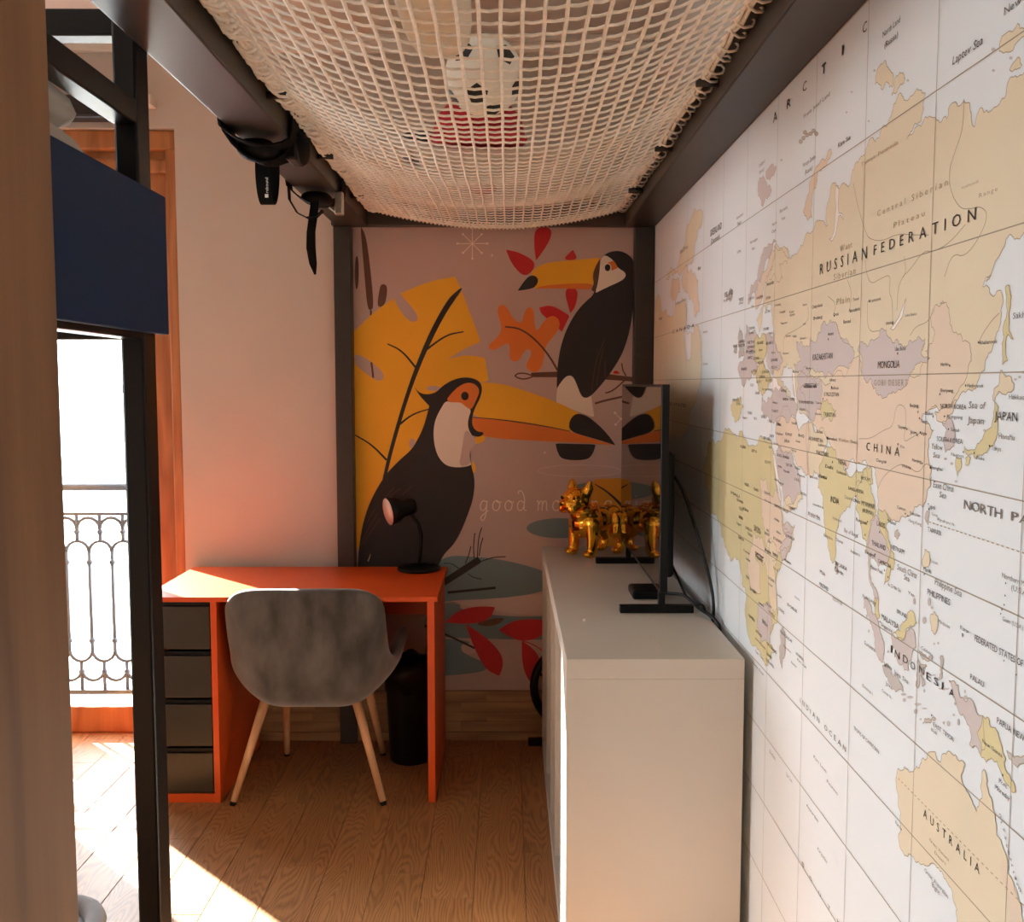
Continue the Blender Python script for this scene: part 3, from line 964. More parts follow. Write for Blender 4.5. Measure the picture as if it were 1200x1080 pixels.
rotd = Matrix.Rotation(A_, 3, 'Z')
hrot = Matrix.Rotation(A_ + .12, 3, 'Z')
dm = MB()
dm.ball(dp(.045, 0, .132), (.060, .066, .068), 20, 14, rotd)
dm.ball(dp(-.015, 0, .138), (.066, .056, .054), 20, 14, rotd)
dm.ball(dp(-.080, 0, .138), (.052, .052, .054), 20, 14, rotd)
dm.ball(dp(.070, 0, .172), (.046, .050, .05), 20, 14, rotd)
dm.ball(dp(.095, .0, .222), (.050, .060, .047), 20, 14, hrot)
dm.ball(dp(.130, .0, .205), (.030, .050, .029), 18, 12, hrot)
dm.ball(dp(.138, .024, .192), (.022, .022, .022), 14, 10, hrot)
dm.ball(dp(.138, -.024, .192), (.022, .022, .022), 14, 10, hrot)
dm.ball(dp(.155, 0, .214), (.010, .014, .009), 12, 8, hrot)
for s_ in (-1, 1):
    dm.ball(dp(.128, s_ * .033, .230), .014, 12, 8)
    dm.tube([dp(.080, s_ * .036, .245), dp(.074, s_ * .048, .272), dp(.072, s_ * .052, .296)], [.023, .019, .007], 12)
    dm.tube([dp(.055, s_ * .048, .13), dp(.060, s_ * .052, .07), dp(.062, s_ * .051, .016)], [.030, .023, .020], 12)
    dm.ball(dp(.074, s_ * .051, .013), (.027, .022, .014), 14, 8, rotd)
    dm.tube([dp(-.085, s_ * .038, .13), dp(-.070, s_ * .046, .085), dp(-.098, s_ * .046, .05), dp(-.092, s_ * .046, .014)], [.038, .030, .018, .017], 12)
    dm.ball(dp(-.080, s_ * .046, .013), (.025, .020, .014), 14, 8, rotd)
for s_ in (-1, 1):
    dm.ball(dp(-.083, s_ * .036, .128), .041, 14, 10)
    dm.ball(dp(.054, s_ * .044, .128), .033, 14, 10)
dm.ball(dp(-.130, 0, .15), (.012, .010, .012), 10, 8)
do = dm.build('body', 'gold', dg, smooth=True)
remesh(do, .0032, 4)
for s_ in (-1, 1):
    MB().ball(dp(.139, s_ * .034, .231), .0066, 10, 8).build('eye', 'black_plastic', dg, smooth=True)
MB().ball(dp(.164, 0, .214), (.006, .010, .006), 10, 8, hrot).build('nose', 'gold', dg, smooth=True)
MB().tube([dp(.058 + .058 * math.cos(2 * math.pi * q / 24), .060 * math.sin(2 * math.pi * q / 24), .184 - .014 * math.cos(2 * math.pi * q / 24)) for q in range(24)], .005, 8, closed=True).build('collar', 'gold', dg, smooth=True)

# black wheel standing between cabinet and wall
wh = thing('exercise_wheel', 'black wheel on a foot half hidden behind the white cabinet', 'wheel', (.28, 4.02, 0))
wc = at(676, 804, 1, 4.02)
MB().tube([(wc.x + .18 * math.cos(2 * math.pi * q / 40), 4.02, wc.z + .18 * math.sin(2 * math.pi * q / 40)) for q in range(40)], .018, 10, closed=True).build('tyre', 'black_plastic', wh, smooth=True)
MB().lathe([(0, -.02), (.03, -.02), (.03, .02), (0, .02)], wc, 18, (0, 1, 0)).build('hub', 'dark_steel', wh, smooth=True)
for q in range(5):
    a = 2 * math.pi * q / 5 + .3
    MB().tube([(wc.x + .025 * math.cos(a), 4.02, wc.z + .025 * math.sin(a)), (wc.x + .17 * math.cos(a), 4.02, wc.z + .17 * math.sin(a))], .007, 8).build('spoke', 'dark_steel', wh, smooth=True)
MB().box(.085, .42, 4.0, 4.04, 0, .028).build('foot', 'black_plastic', wh, bevel=.006)
for xx in (wc.x - .03, wc.x + .03):
    MB().box(xx - .008, xx + .008, 4.012, 4.028, .02, wc.z).build('upright', 'dark_steel', wh, bevel=.003)

# ------------------------------------------------------------------ printed mural on the back wall
mu = thing('wall_mural', 'toucan mural with yellow leaf and red leaves printed on mauve paper', 'mural', (-.05, WALL_Y - .001, .213))
MB().box(-.70, .598, WALL_Y - .003, WALL_Y - .0005, .213, 2.20).build('backing_paper', 'mural_mauve', mu)
M1, M7, T7, B8, M3, LW = (400, 260, 3.243), (400, 430, 3.243), (600, 280, 5.4), (420, 430, 6.355), (410, 540, 7.71), (480, 580, 3.373)
PX = (0, 0, 1)
NRM = (0, -1, 0)


def mp(fr, p, lay):
    return at(fr[0] + p[0] / fr[2], fr[1] + p[1] / fr[2], 1, WALL_Y - .0034 - .00015 * lay)


def clipx(q):
    q.x = min(.597, max(-.699, q.x))
    return q


def shape(name, mat, fr, pts, lay, smooth=True, it=3):
    pp = chaikin(pts, True, it) if smooth else pts
    return MB().poly([clipx(mp(fr, p, lay)) for p in pp]).build(name, mat, mu)


def stroke(name, mat, fr, pts, w, lay, mb=None):
    """w in photograph pixels, number or list along the path"""
    pp = chaikin(pts, False, 3)
    if isinstance(w, (list, tuple)):
        ww = []
        for i in range(len(pp)):
            t = i / (len(pp) - 1) * (len(w) - 1)
            k = min(int(t), len(w) - 2)
            ww.append((w[k] * (1 - t + k) + w[k + 1] * (t - k)) * 4.09 / F_PX)
    else:
        ww = w * 4.09 / F_PX
    b = mb or MB()
    b.strip([clipx(mp(fr, p, lay)) for p in pp], ww, NRM)
    if mb is None:
        return b.build(name, mat, mu)


def ell(cx, cy, rx, ry, n=36, rot=0.0):
    c, s = math.cos(rot), math.sin(rot)
    return [(cx + rx * math.cos(a) * c - ry * math.sin(a) * s, cy + rx * math.cos(a) * s + ry * math.sin(a) * c) for a in (2 * math.pi * i / n for i in range(n))]


def oval(name, mat, fr, cx, cy, rx, ry, lay, rot=0.0):
    return shape(name, mat, fr, ell(cx, cy, rx, ry, 36, rot), lay, False)


# ponds, ripples and the foot of the picture
shape('pond', 'mural_teal', LW, [(100, 235), (300, 245), (430, 268), (525, 298), (620, 330), (620, 350), (525, 382), (400, 405), (150, 420), (60, 425)], 0)
shape('pond', 'mural_pale', LW, [(60, 425), (300, 408), (525, 390), (700, 380), (700, 470), (525, 475), (400, 470), (200, 430)], 0)
shape('pond', 'mural_teal', LW, [(60, 470), (150, 418), (205, 430), (195, 452), (380, 482), (700, 476), (700, 570), (525, 572), (300, 568), (60, 560)], 0)
shape('pond', 'mural_teal', LW, [(60, 560), (230, 575), (240, 585), (210, 600), (215, 628), (300, 660), (312, 692), (220, 708), (60, 718)], 0)
shape('pond', 'mural_pale', LW, [(200, 600), (215, 585), (255, 590), (262, 630), (215, 628)], 1)
shape('leaf_shadow', 'mural_brown', LW, [(255, 508), (300, 520), (355, 510), (380, 484), (330, 486)], 1)
oval('pond', 'mural_teal', M7, 830, 612, 126, 38, 0)
oval('pond', 'mural_teal', M7, 990, 470, 130, 34, 0)
rg = MB()
for e in (ell(905, 945, 157, 22),):
    rg.strip([clipx(mp(M1, p, 0)) for p in e + e[:1]], .0045, NRM)
rg.build('ripple', 'mural_pale', mu)
shape('sail', 'mural_bronze', PX, [(694, 561), (694, 561), (762, 559), (762, 559), (762, 641), (762, 641), (688, 641), (688, 641)], 1)
stroke('twig', 'mural_black', PX, [(697, 567), (712, 576), (728, 591), (745, 612)], [.6, 5], 2)
# fallen log with twigs
shape('log', 'mural_black', LW, [(120, 340), (120, 340), (268, 243), (268, 243), (286, 264), (286, 264), (150, 352), (110, 372)], 2)
for p, w in (([(255, 250), (252, 200), (258, 150)], 1.2), ([(268, 245), (272, 170), (285, 128)], 1.2), ([(275, 240), (280, 200), (290, 168)], 1.2),
             ([(220, 270), (235, 235), (242, 202)], 1.2), ([(282, 262), (330, 245), (380, 243)], 1.2), ([(230, 310), (250, 325), (285, 332)], 1.0),
             ([(135, 270), (165, 268), (195, 290)], 1.0), ([(150, 385), (250, 375), (340, 366)], 3.0)):
    stroke('twig', 'mural_black', LW, p, w, 2)
stroke('stem', 'mural_black', LW, [(60, 515), (150, 553), (258, 605)], 2.5, 2)
shape('red_leaf', 'mural_red', LW, [(140, 502), (140, 502), (190, 455), (270, 438), (338, 442), (338, 442), (318, 492), (240, 512)], 3)
shape('red_leaf', 'mural_red', LW, [(220, 508), (220, 508), (300, 560), (360, 620), (372, 670), (355, 714), (355, 714), (300, 690), (258, 610)], 3)
shape('red_leaf', 'mural_red', LW, [(352, 532), (352, 532), (400, 500), (460, 488), (560, 495), (560, 495), (520, 565), (440, 578), (395, 560)], 3)
shape('red_leaf', 'mural_red', LW, [(443, 574), (443, 574), (500, 615), (520, 665), (475, 738), (475, 738), (445, 680)], 3)
stroke('stem', 'mural_red', LW, [(443, 574), (490, 590), (530, 618)], 1.2, 3)

# cattails and the big yellow leaf
shape('cattail', 'mural_brown', M1, [(78, 20), (95, 60), (110, 170), (124, 320), (112, 338), (98, 325), (88, 200), (72, 20)], 1)
shape('cattail', 'mural_brown', M1, [(150, 235), (172, 238), (175, 265), (165, 320), (135, 325), (143, 265)], 1)
stroke('stem', 'mural_brown', M1, [(112, 335), (116, 440), (120, 600)], 2.2, 1)
shape('cattail', 'mural_brown', M1, [(52, 130), (66, 130), (66, 250), (52, 260)], 1)
shape('yellow_leaf', 'mural_yellow', M1, [(433, 207), (433, 207), (458, 262), (530, 455), (530, 455), (470, 480), (405, 522), (405, 522), (405, 522), (470, 504), (545, 515), (545, 515), (560, 602), (560, 602),
      (500, 620), (420, 700), (340, 790), (290, 870), (220, 930), (150, 1060), (60, 1260), (20, 1300), (20, 1300), (20, 430), (55, 412), (120, 345), (198, 290), (198, 290), (198, 290), (225, 340), (258, 378), (284, 380), (292, 362), (282, 340), (224, 272), (224, 272), (224, 272), (330, 226)], 2)
shape('leaf_hole', 'mural_mauve', M1, [(50, 498), (92, 515), (148, 558), (164, 585), (155, 604), (128, 600), (92, 575), (50, 540)], 3)
stroke('stem', 'mural_brown', M1, [(114, 533), (118, 560), (121, 592)], 2.4, 4)
oval('leaf_hole', 'mural_mauve', M1, 350, 632, 28, 9, 3)
oval('leaf_hole', 'mural_mauve', M1, 270, 842, 12, 20, 3)
stroke('midrib', 'mural_black', M1, [(457, 252), (405, 310), (330, 450), (255, 640), (190, 860), (160, 990)], [.8, 6.5, 6.2, 4.6, 4.4, 3.8], 4)
for p in ([(465, 417), (400, 428), (322, 486)], [(175, 463), (230, 488), (282, 552)], [(335, 710), (270, 730), (220, 770)], [(50, 808), (115, 845), (172, 904)]):
    stroke('vein', 'mural_black', M1, p, [1.2, 2.6], 4)

# stars
st = MB()
c0 = (498, 82)
for a in range(8):
    r_ = 57 if a % 2 == 0 else 50
    e = (c0[0] + r_ * math.cos(a * math.pi / 4), c0[1] + r_ * math.sin(a * math.pi / 4))
    st.strip([mp(M1, c0, 1), mp(M1, e, 1)], .0034, NRM)
    st.poly([mp(M1, q, 1) for q in ell(e[0], e[1], 4.5, 4.5, 10)])
st.build('star', 'mural_cream', mu)
for (fx, fy, r_) in ((573, 127, 12), (773, 876, 10)):
    sb = MB()
    for a in range(4):
        e = (fx + r_ * .6 * math.cos(a * math.pi / 2), fy + r_ * .6 * math.sin(a * math.pi / 2))
        sb.strip([mp(M1, (fx, fy), 1), mp(M1, e, 1)], [.004, .0008], NRM)
    sb.build('star', 'mural_cream', mu)
sb = MB()
for p, q in (((1040, 725), (1062, 750)), ((1042, 770), (1064, 748)), ((1064, 748), (1090, 730)), ((1064, 748), (1090, 772))):
    sb.strip([mp(M1, p, 1), mp(M1, q, 1)], .003, NRM)
    sb.poly([mp(M1, e, 1) for e in ell(p[0], p[1], 5, 5, 10)])
sb.build('star', 'mural_cream', mu)

# red and orange leaves behind the upper bird
for pts in ([(625, 105), (625, 105), (680, 116), (748, 158), (700, 215), (650, 165)], [(735, 20), (800, 20), (795, 70), (740, 148), (740, 148), (732, 90)],
            [(838, 145), (880, 105), (880, 105), (902, 145)], [(843, 250), (902, 250), (892, 320), (870, 348), (870, 348)],
            [(752, 325), (752, 325), (800, 314), (868, 356), (868, 356), (838, 418), (838, 418), (800, 380), (760, 350)]):
    shape('red_leaf', 'mural_red', M1, pts, 1)
shape('coral_leaf', 'mural_orange', M1, [(558, 468), (595, 438), (612, 402), (592, 345), (600, 314), (625, 316), (655, 372), (686, 388), (698, 335), (715, 320), (733, 338), (734, 395), (744, 418), (772, 372), (800, 354), (826, 366), (832, 400), (802, 440), (775, 472), (770, 522), (757, 562), (732, 574), (702, 556), (706, 532), (722, 508), (720, 486), (704, 482), (690, 500), (676, 526), (654, 532), (637, 515), (641, 480), (634, 458), (608, 470), (585, 487), (562, 484)], 2)
stroke('vein', 'mural_brown', M1, [(622, 398), (680, 404), (740, 448), (790, 508), (822, 564)], [1.6, 2.6], 3)

# upper toucan on its branch
shape('branch', 'mural_brown', T7, [(120, 845), (120, 845), (300, 838), (300, 838), (300, 874), (300, 874), (125, 874), (125, 874)], 3)
shape('branch', 'mural_brown', T7, [(600, 852), (600, 852), (700, 866), (800, 876), (800, 876), (800, 905), (700, 896), (590, 890), (590, 890)], 3)
for p, w in (([(125, 862), (80, 848), (35, 850), (18, 866)], 1.6), ([(128, 872), (80, 888), (40, 880), (18, 866)], 1.6), ([(695, 785), (700, 830), (722, 866)], 1.6),
             ([(590, 975), (640, 960), (712, 895)], 1.8), ([(525, 1040), (600, 1018), (760, 985)], 2.4)):
    stroke('twig', 'mural_brown', T7, p, w, 3)
shape('flower_bud', 'mural_red', T7, [(632, 852), (655, 826), (692, 854)], 3)
shape('toucan_belly', 'mural_cream', T7, [(280, 1040), (280, 1040), (283, 940), (330, 880), (360, 858), (395, 870), (450, 980), (500, 985), (500, 985), (522, 1130), (522, 1130)], 4)
shape('toucan_body', 'mural_black', T7, [(560, 125), (580, 103), (620, 80), (680, 73), (735, 95), (775, 140), (785, 300), (768, 430), (744, 590), (702, 720), (640, 825), (560, 930), (498, 995), (462, 1008), (436, 990), (410, 920), (388, 872), (360, 860), (328, 880), (283, 945), (283, 945), (284, 880), (290, 780), (310, 670), (345, 570), (400, 470), (460, 400), (530, 342)], 5)
shape('toucan_face', 'mural_cream', T7, [(560, 128), (582, 102), (605, 108), (642, 135), (668, 182), (720, 212), (718, 242), (690, 266), (600, 306), (528, 342), (528, 342), (548, 240)], 6)
shape('eye_patch', 'mural_orange', T7, [(604, 150), (604, 150), (645, 136), (645, 136), (672, 182), (672, 182), (632, 200), (632, 200)], 7)
oval('eye_ring', 'mural_cream', T7, 605, 181, 24, 27, 8)
oval('eye', 'mural_black', T7, 605, 181, 18, 22, 9)
shape('beak', 'mural_yellow', T7, [(110, 228), (150, 182), (210, 152), (300, 140), (562, 118), (562, 118), (535, 165), (512, 222), (520, 285), (490, 300), (140, 312), (140, 312)], 6)
shape('beak_edge', 'mural_orange', T7, [(140, 314), (140, 314), (200, 294), (370, 280), (520, 280), (495, 320), (495, 320), (300, 312)], 7)
shape('beak_tip', 'mural_black', T7, [(35, 328), (35, 328), (70, 275), (110, 230), (150, 232), (168, 260), (155, 292), (130, 314)], 8)
shape('beak_base', 'mural_brown', T7, [(557, 122), (557, 122), (520, 190), (510, 240), (520, 285), (497, 322), (526, 337), (542, 290), (556, 190)], 8)
for p in ([(590, 630), (530, 760), (505, 960)], [(580, 680), (552, 800), (535, 930)], [(592, 770), (588, 830), (590, 880)]):
    stroke('feather_line', 'mural_brown', T7, p, 0.7, 7)

# large toucan
shape('beak', 'mural_yellow', M1, [(535, 608), (535, 608), (620, 616), (720, 648), (820, 684), (905, 726), (905, 726), (880, 800), (880, 800), (700, 768), (490, 742), (500, 690)], 7)
shape('beak_edge', 'mural_orange', M1, [(490, 742), (490, 742), (600, 750), (750, 772), (868, 795), (960, 825), (1040, 848), (1040, 848), (900, 838), (700, 830), (545, 818), (505, 795)], 8)
stroke('beak_seam', 'mural_brown', M1, [(496, 742), (600, 750), (750, 771), (870, 795)], [.6, 1.6, .8], 9)
shape('beak_tip', 'mural_black', M1, [(868, 797), (864, 760), (888, 726), (930, 733), (975, 768), (1012, 806), (1043, 849), (1043, 849), (960, 822)], 9)
shape('beak_edge', 'mural_yellow', M1, [(548, 802), (546, 832), (520, 842), (498, 846), (510, 815)], 7)
shape('beak_edge', 'mural_yellow', M1, [(497, 900), (512, 930), (508, 955), (497, 950)], 7)
shape('pebble', 'mural_black', M1, [(814, 841), (814, 841), (967, 845), (967, 845), (955, 885), (930, 906), (838, 904), (820, 872)], 6)
_b = [(415, 143), (415, 143), (450, 190), (510, 205), (578, 190), (620, 145), (690, 100), (770, 76), (850, 80), (905, 108), (924, 160), (908, 230), (870, 300), (850, 360), (845, 420), (862, 460), (892, 482), (937, 484), (920, 514), (880, 520), (846, 505), (835, 560), (835, 725), (860, 800), (867, 880), (852, 990)]
_b = [(420 + p[0] / 6.355, 430 + p[1] / 6.355) for p in _b]
_c = [(1075, 460), (1000, 650), (930, 765), (840, 850), (780, 1000), (780, 1100), (60, 1100), (60, 1100), (90, 690), (140, 480), (200, 330), (285, 180), (340, 105), (400, 40)]
_c = [(410 + p[0] / 7.71, 540 + p[1] / 7.71) for p in _c]
_d = [(320, 680), (400, 610), (440, 540), (480, 460), (510, 360), (528, 290), (528, 290), (492, 252), (450, 205)]
_d = [(420 + p[0] / 6.355, 430 + p[1] / 6.355) for p in _d]
shape('toucan_body', 'mural_black', PX, _b + _c + _d, 10)
shape('toucan_face', 'mural_cream', B8, [(650, 250), (618, 302), (580, 372), (560, 450), (560, 540), (578, 630), (610, 692), (660, 736), (730, 748), (800, 742), (840, 728), (840, 728), (826, 655), (835, 608), (855, 580), (880, 562), (880, 562), (850, 515), (822, 470), (814, 420), (822, 372), (842, 318), (800, 290), (765, 258), (700, 265)], 11)
shape('throat_shade', 'mural_pale', B8, [(790, 480), (815, 470), (850, 520), (880, 562), (838, 605), (826, 660), (838, 726), (745, 745), (770, 620)], 11.5)
shape('eye_patch', 'mural_orange', B8, [(652, 248), (690, 198), (740, 148), (800, 116), (855, 118), (892, 148), (902, 185), (880, 240), (842, 322), (800, 296), (765, 262), (700, 264)], 12)
oval('eye', 'mural_black', B8, 793, 215, 28, 32, 13)
for p in ([(120, 760), (180, 650), (275, 515)], [(95, 770), (170, 600), (250, 480)], [(150, 560), (230, 425)], [(320, 330), (400, 240)], [(360, 325), (460, 240)], [(470, 310), (558, 225)]):
    stroke('feather_line', 'mural_brown', M3, p, .6, 12)
stroke('tail_feather', 'mural_pale', M3, [(165, 905), (178, 870), (186, 840)], [1.6, .4], 12)

# handwriting
GL = {'g': [[(.62, .82), (.45, .98), (.2, .9), (.05, .55), (.08, .15), (.28, 0), (.5, .18), (.62, .55), (.64, .9)], [(.64, .95), (.6, .3), (.52, -.5), (.35, -.92), (.12, -.85), (.1, -.6), (.3, -.35), (.75, .05)]],
      'o': [[(.4, 1), (.15, .85), (.03, .45), (.15, .08), (.4, 0), (.62, .2), (.7, .6), (.58, .92), (.35, 1), (.5, .78), (.85, .85)]],
      'd': [[(.6, .75), (.4, .98), (.15, .85), (.03, .45), (.15, .08), (.38, .02), (.6, .3), (.7, .9), (.62, 1.55), (.35, 1.95), (.1, 1.8), (.2, 1.6)], [(.66, .5), (.62, .1), (.85, .05)]],
      'm': [[(0, .85), (.12, .98), (.16, .7), (.1, 0)], [(.14, .55), (.3, .95), (.48, .92), (.5, .6), (.44, 0)], [(.48, .55), (.64, .95), (.84, .92), (.86, .5), (.82, .08), (1.0, .05)]],
      'r': [[(0, .85), (.12, .98), (.16, .7), (.1, 0)], [(.14, .55), (.3, .95), (.5, .95)]],
      'n': [[(0, .85), (.12, .98), (.16, .7), (.1, 0)], [(.14, .55), (.32, .95), (.5, .9), (.52, .5), (.48, .06), (.65, .05)]],
      'i': [[(.08, .95), (.06, .3), (.14, .02), (.28, .08)], [(.12, 1.35), (.14, 1.42)]]}
wr = MB()
xp = 562.0
for chh in 'good morning':
    if chh == ' ':
        xp += 9
        continue
    for sl in GL[chh]:
        stroke('', '', PX, [(xp + p[0] * 13.5, 598.5 - p[1] * 12.5) for p in sl], 1.15, 3, wr)
    xp += {'m': 18, 'i': 7, 'r': 10}.get(chh, 14.5)
wr.build('handwriting', 'mural_cream', mu)

# ------------------------------------------------------------------ world map wallpaper on the right wall
wm = thing('world_map', 'pale world map wallpaper with tan continents covering the wall behind the television', 'wall map', (WALL_X - .001, 2.0, .02))
MY0, MY1 = -1.0, 4.03
MB().box(WALL_X - .002, WALL_X - .0003, MY0, MY1, .02, 2.147).build('map_paper', 'map_ocean', wm)
A, Bz, Cz, Dz, G, I_, J, K, L_, NN, O_, Q = (960, 0, 3.27), (940, 300, 3.6), (940, 540, 3.857), (860, 780, 3.529), (760, 0, 3.6), (860, 150, 6), (860, 320, 6), (860, 480, 6), (860, 640, 6), (1000, 700, 6), (1080, 640, 6.75), (760, 250, 5.686)
EE, FF = (1040, 850, 4.69), (760, 200, 3.373)


def wp(fr, p, lay=0.0):
    q = at(fr[0] + p[0] / fr[2], fr[1] + p[1] / fr[2], 0, WALL_X - .0022 - .00012 * lay)
    q.y = min(MY1 - .001, max(MY0, q.y)); q.z = min(2.146, max(.021, q.z))
    return q


def px(fr, pts):
    return [(fr[0] + p[0] / fr[2], fr[1] + p[1] / fr[2]) for p in pts]


rnd = random.Random(3)
coast = MB()


def rough(pts, amt=.006):
    """wander between traced points as a coast does: midpoint displacement"""
    k = min(1.0, amt / .005)

    def cut(a, b, depth):
        d = b - a
        if depth == 0 or d.length < .007:
            return [a]
        m = (a + b) / 2 + Vector((0, -d.z, d.y)) * rnd.uniform(-.24, .24) * k
        return cut(a, m, depth - 1) + cut(m, b, depth - 1)
    out = []
    n = len(pts)
    for i in range(n):
        out += cut(pts[i], pts[(i + 1) % n], 3)
    return out


N_LAND = [0]


def simple(w):
    """whether tessellation covers the polygon exactly, as it does when no edges cross"""
    n = len(w)
    a = abs(sum(w[i].y * w[(i + 1) % n].z - w[(i + 1) % n].y * w[i].z for i in range(n))) / 2
    b = 0
    for t in geometry.tessellate_polygon([w]):
        p, q, r = (w[k] for k in t)
        b += abs((q.y - p.y) * (r.z - p.z) - (r.y - p.y) * (q.z - p.z)) / 2
    return abs(a - b) < .004 * a


def land(mat, pts, lay=1, amt=.005, outline=True, name='landmass', smooth=False):
    if smooth:
        pts = chaikin(pts, True, 2)
    N_LAND[0] += 1
    off = Vector((-4e-6 * N_LAND[0], 0, 0))
    base = [wp((0, 0, 1), p, lay) + off for p in pts]
    w = base
    for f in (1, 1, .7, .7, .45, .45, .25, .12):
        t = rough(base, amt * f)
        if simple(t):
            w = t
            break
    o = MB().poly(w).build(name, mat, wm)
    if outline:
        coast.strip([p + Vector((-.00006, 0, 0)) for p in w + w[:1]], .0012, (-1, 0, 0))
    return o


# Russia and the northern plain
rus = px(I_, [(285, 830), (300, 850), (330, 855), (360, 880), (385, 915), (400, 925), (412, 890), (430, 885), (470, 820), (500, 775), (540, 740), (565, 700), (570, 665), (620, 655), (660, 685), (650, 600), (655, 550), (675, 490), (680, 430), (700, 385), (718, 405), (738, 430), (755, 400), (780, 392), (815, 400)])
rus += px(A, [(135, 640), (165, 600), (190, 540), (240, 490), (270, 455), (285, 400), (310, 355), (345, 378), (385, 345), (407, 360), (400, 420), (392, 460), (350, 505), (335, 535), (372, 486), (440, 450), (490, 455), (510, 395), (555, 380), (577, 395), (582, 450), (597, 485), (616, 415), (650, 430), (690, 400), (716, 365), (726, 310), (750, 290), (790, 268), (900, 180), (1000, 120), (1000, 860), (785, 890), (740, 905), (700, 960), (640, 1080)])
rus += px(Bz, [(800, 70), (760, 128), (790, 135), (800, 165), (830, 145), (848, 180), (838, 230), (822, 320), (800, 400), (770, 480), (740, 530), (690, 575), (660, 600), (560, 640), (300, 560), (100, 560), (-40, 600), (-110, 620)])
rus += px(J, [(440, 900), (425, 860), (410, 740), (415, 690), (395, 665), (350, 655), (330, 740), (350, 800), (400, 880), (300, 900), (280, 700), (290, 560), (280, 400), (262, 260), (270, 200), (250, 215), (215, 230), (200, 300), (190, 380), (175, 430), (160, 330), (200, 240), (215, 120), (240, 20)])
land('map_tan', rus, 1)
land('map_lake', px(I_, [(716, 400), (740, 430), (733, 520), (738, 600), (765, 602), (772, 645), (752, 610), (735, 622), (726, 690), (712, 760), (690, 795), (670, 780), (690, 772), (705, 720), (712, 640), (719, 560), (712, 480)]), 2.2, .001, name='gulf')
# Scandinavia
land('map_mauve', px(I_, [(285, 782), (300, 800), (270, 850), (230, 920), (205, 1010), (190, 1080)]) + px(J, [(170, 60), (150, 150), (100, 220), (102, 150), (150, 60)]) + px(I_, [(160, 1070), (180, 960), (230, 840)]), 1.2)
land('map_pink', px(I_, [(270, 850), (290, 860), (285, 920), (250, 1010), (235, 1080)]) + px(J, [(205, 130), (195, 200), (160, 260), (150, 150), (185, 40)]), 1.1)
land('map_tan', px(I_, [(285, 830), (330, 845), (385, 900), (372, 955), (320, 950), (330, 1000), (345, 1050), (300, 1075), (250, 1070), (262, 1000), (290, 900)]), 1.3)
# Novaya Zemlya, Svalbard, islands of the north
land('map_pink', px(I_, [(680, 148), (688, 175), (660, 230), (600, 300), (580, 400), (550, 500), (540, 580), (550, 630), (515, 640), (490, 590), (510, 510), (530, 400), (560, 330), (600, 260), (640, 230), (665, 160)]), 1)
land('map_mauve', px(I_, [(170, 385), (215, 350), (230, 390), (265, 430), (250, 480), (225, 470), (205, 555), (190, 500), (172, 470)]), 1)
land('map_mauve', px(I_, [(225, 310), (250, 275), (298, 270), (280, 330), (245, 360), (225, 340)]), 1)
land('map_tan', px(A, [(215, 325), (220, 280), (255, 232), (268, 265), (285, 290), (282, 335), (240, 345)]), 1)
land('map_tan', px(A, [(278, 365), (290, 300), (318, 278), (330, 300), (305, 335)]), 1)
land('map_tan', px(A, [(690, 195), (700, 140), (735, 120), (760, 90), (785, 110), (900, 60), (900, 110), (760, 160), (725, 200)]), 1)
land('map_tan', px(A, [(730, 268), (745, 240), (770, 225), (778, 250), (750, 265)]), 1)
for (fx, fy) in ((470, 95), (490, 70), (515, 50), (540, 40), (560, 20), (580, 40), (500, 30)):
    land('map_grey', [(p[0], p[1]) for p in px(I_, ell(fx, fy, 14, 13, 7))], 1, .002)
for (fr, fx, fy, r_) in ((A, 735, 222, 7), (A, 668, 270, 6), (A, 212, 270, 5), (A, 340, 308, 5), (I_, 335, 225, 8), (A, 668, 190, 9), (A, 125, 352, 4), (A, 105, 430, 4), (A, 190, 464, 4)):
    land('map_grey', px(fr, ell(fx, fy, r_, r_, 6)), 1, .001, False, 'islet')
# Kazakhstan and central Asia
land('map_mauve', px(J, [(440, 480), (480, 480), (530, 510), (540, 450), (610, 420), (620, 360), (700, 340), (730, 370), (750, 460), (820, 510), (850, 560), (810, 640), (790, 720), (700, 720), (640, 740), (600, 700), (540, 680), (500, 700), (440, 690), (420, 640), (470, 600), (450, 540)]), 1.5)
land('map_mauve', px(J, [(450, 720), (520, 680), (600, 720), (620, 800), (610, 960), (560, 1040), (520, 1000), (460, 960), (440, 860)]), 1.6)
land('map_olive', px(J, [(620, 900), (660, 880), (720, 960), (690, 1040), (620, 1040), (610, 960)]), 1.6)
land('map_lake', px(J, [(410, 690), (430, 700), (440, 860), (450, 960), (430, 1020), (415, 1000), (430, 900), (415, 760)]), 2.2, .002, name='sea')
land('map_lake', px(J, [(260, 760), (300, 740), (330, 800), (345, 850), (300, 850), (255, 830)]), 2.2, .003, name='sea')
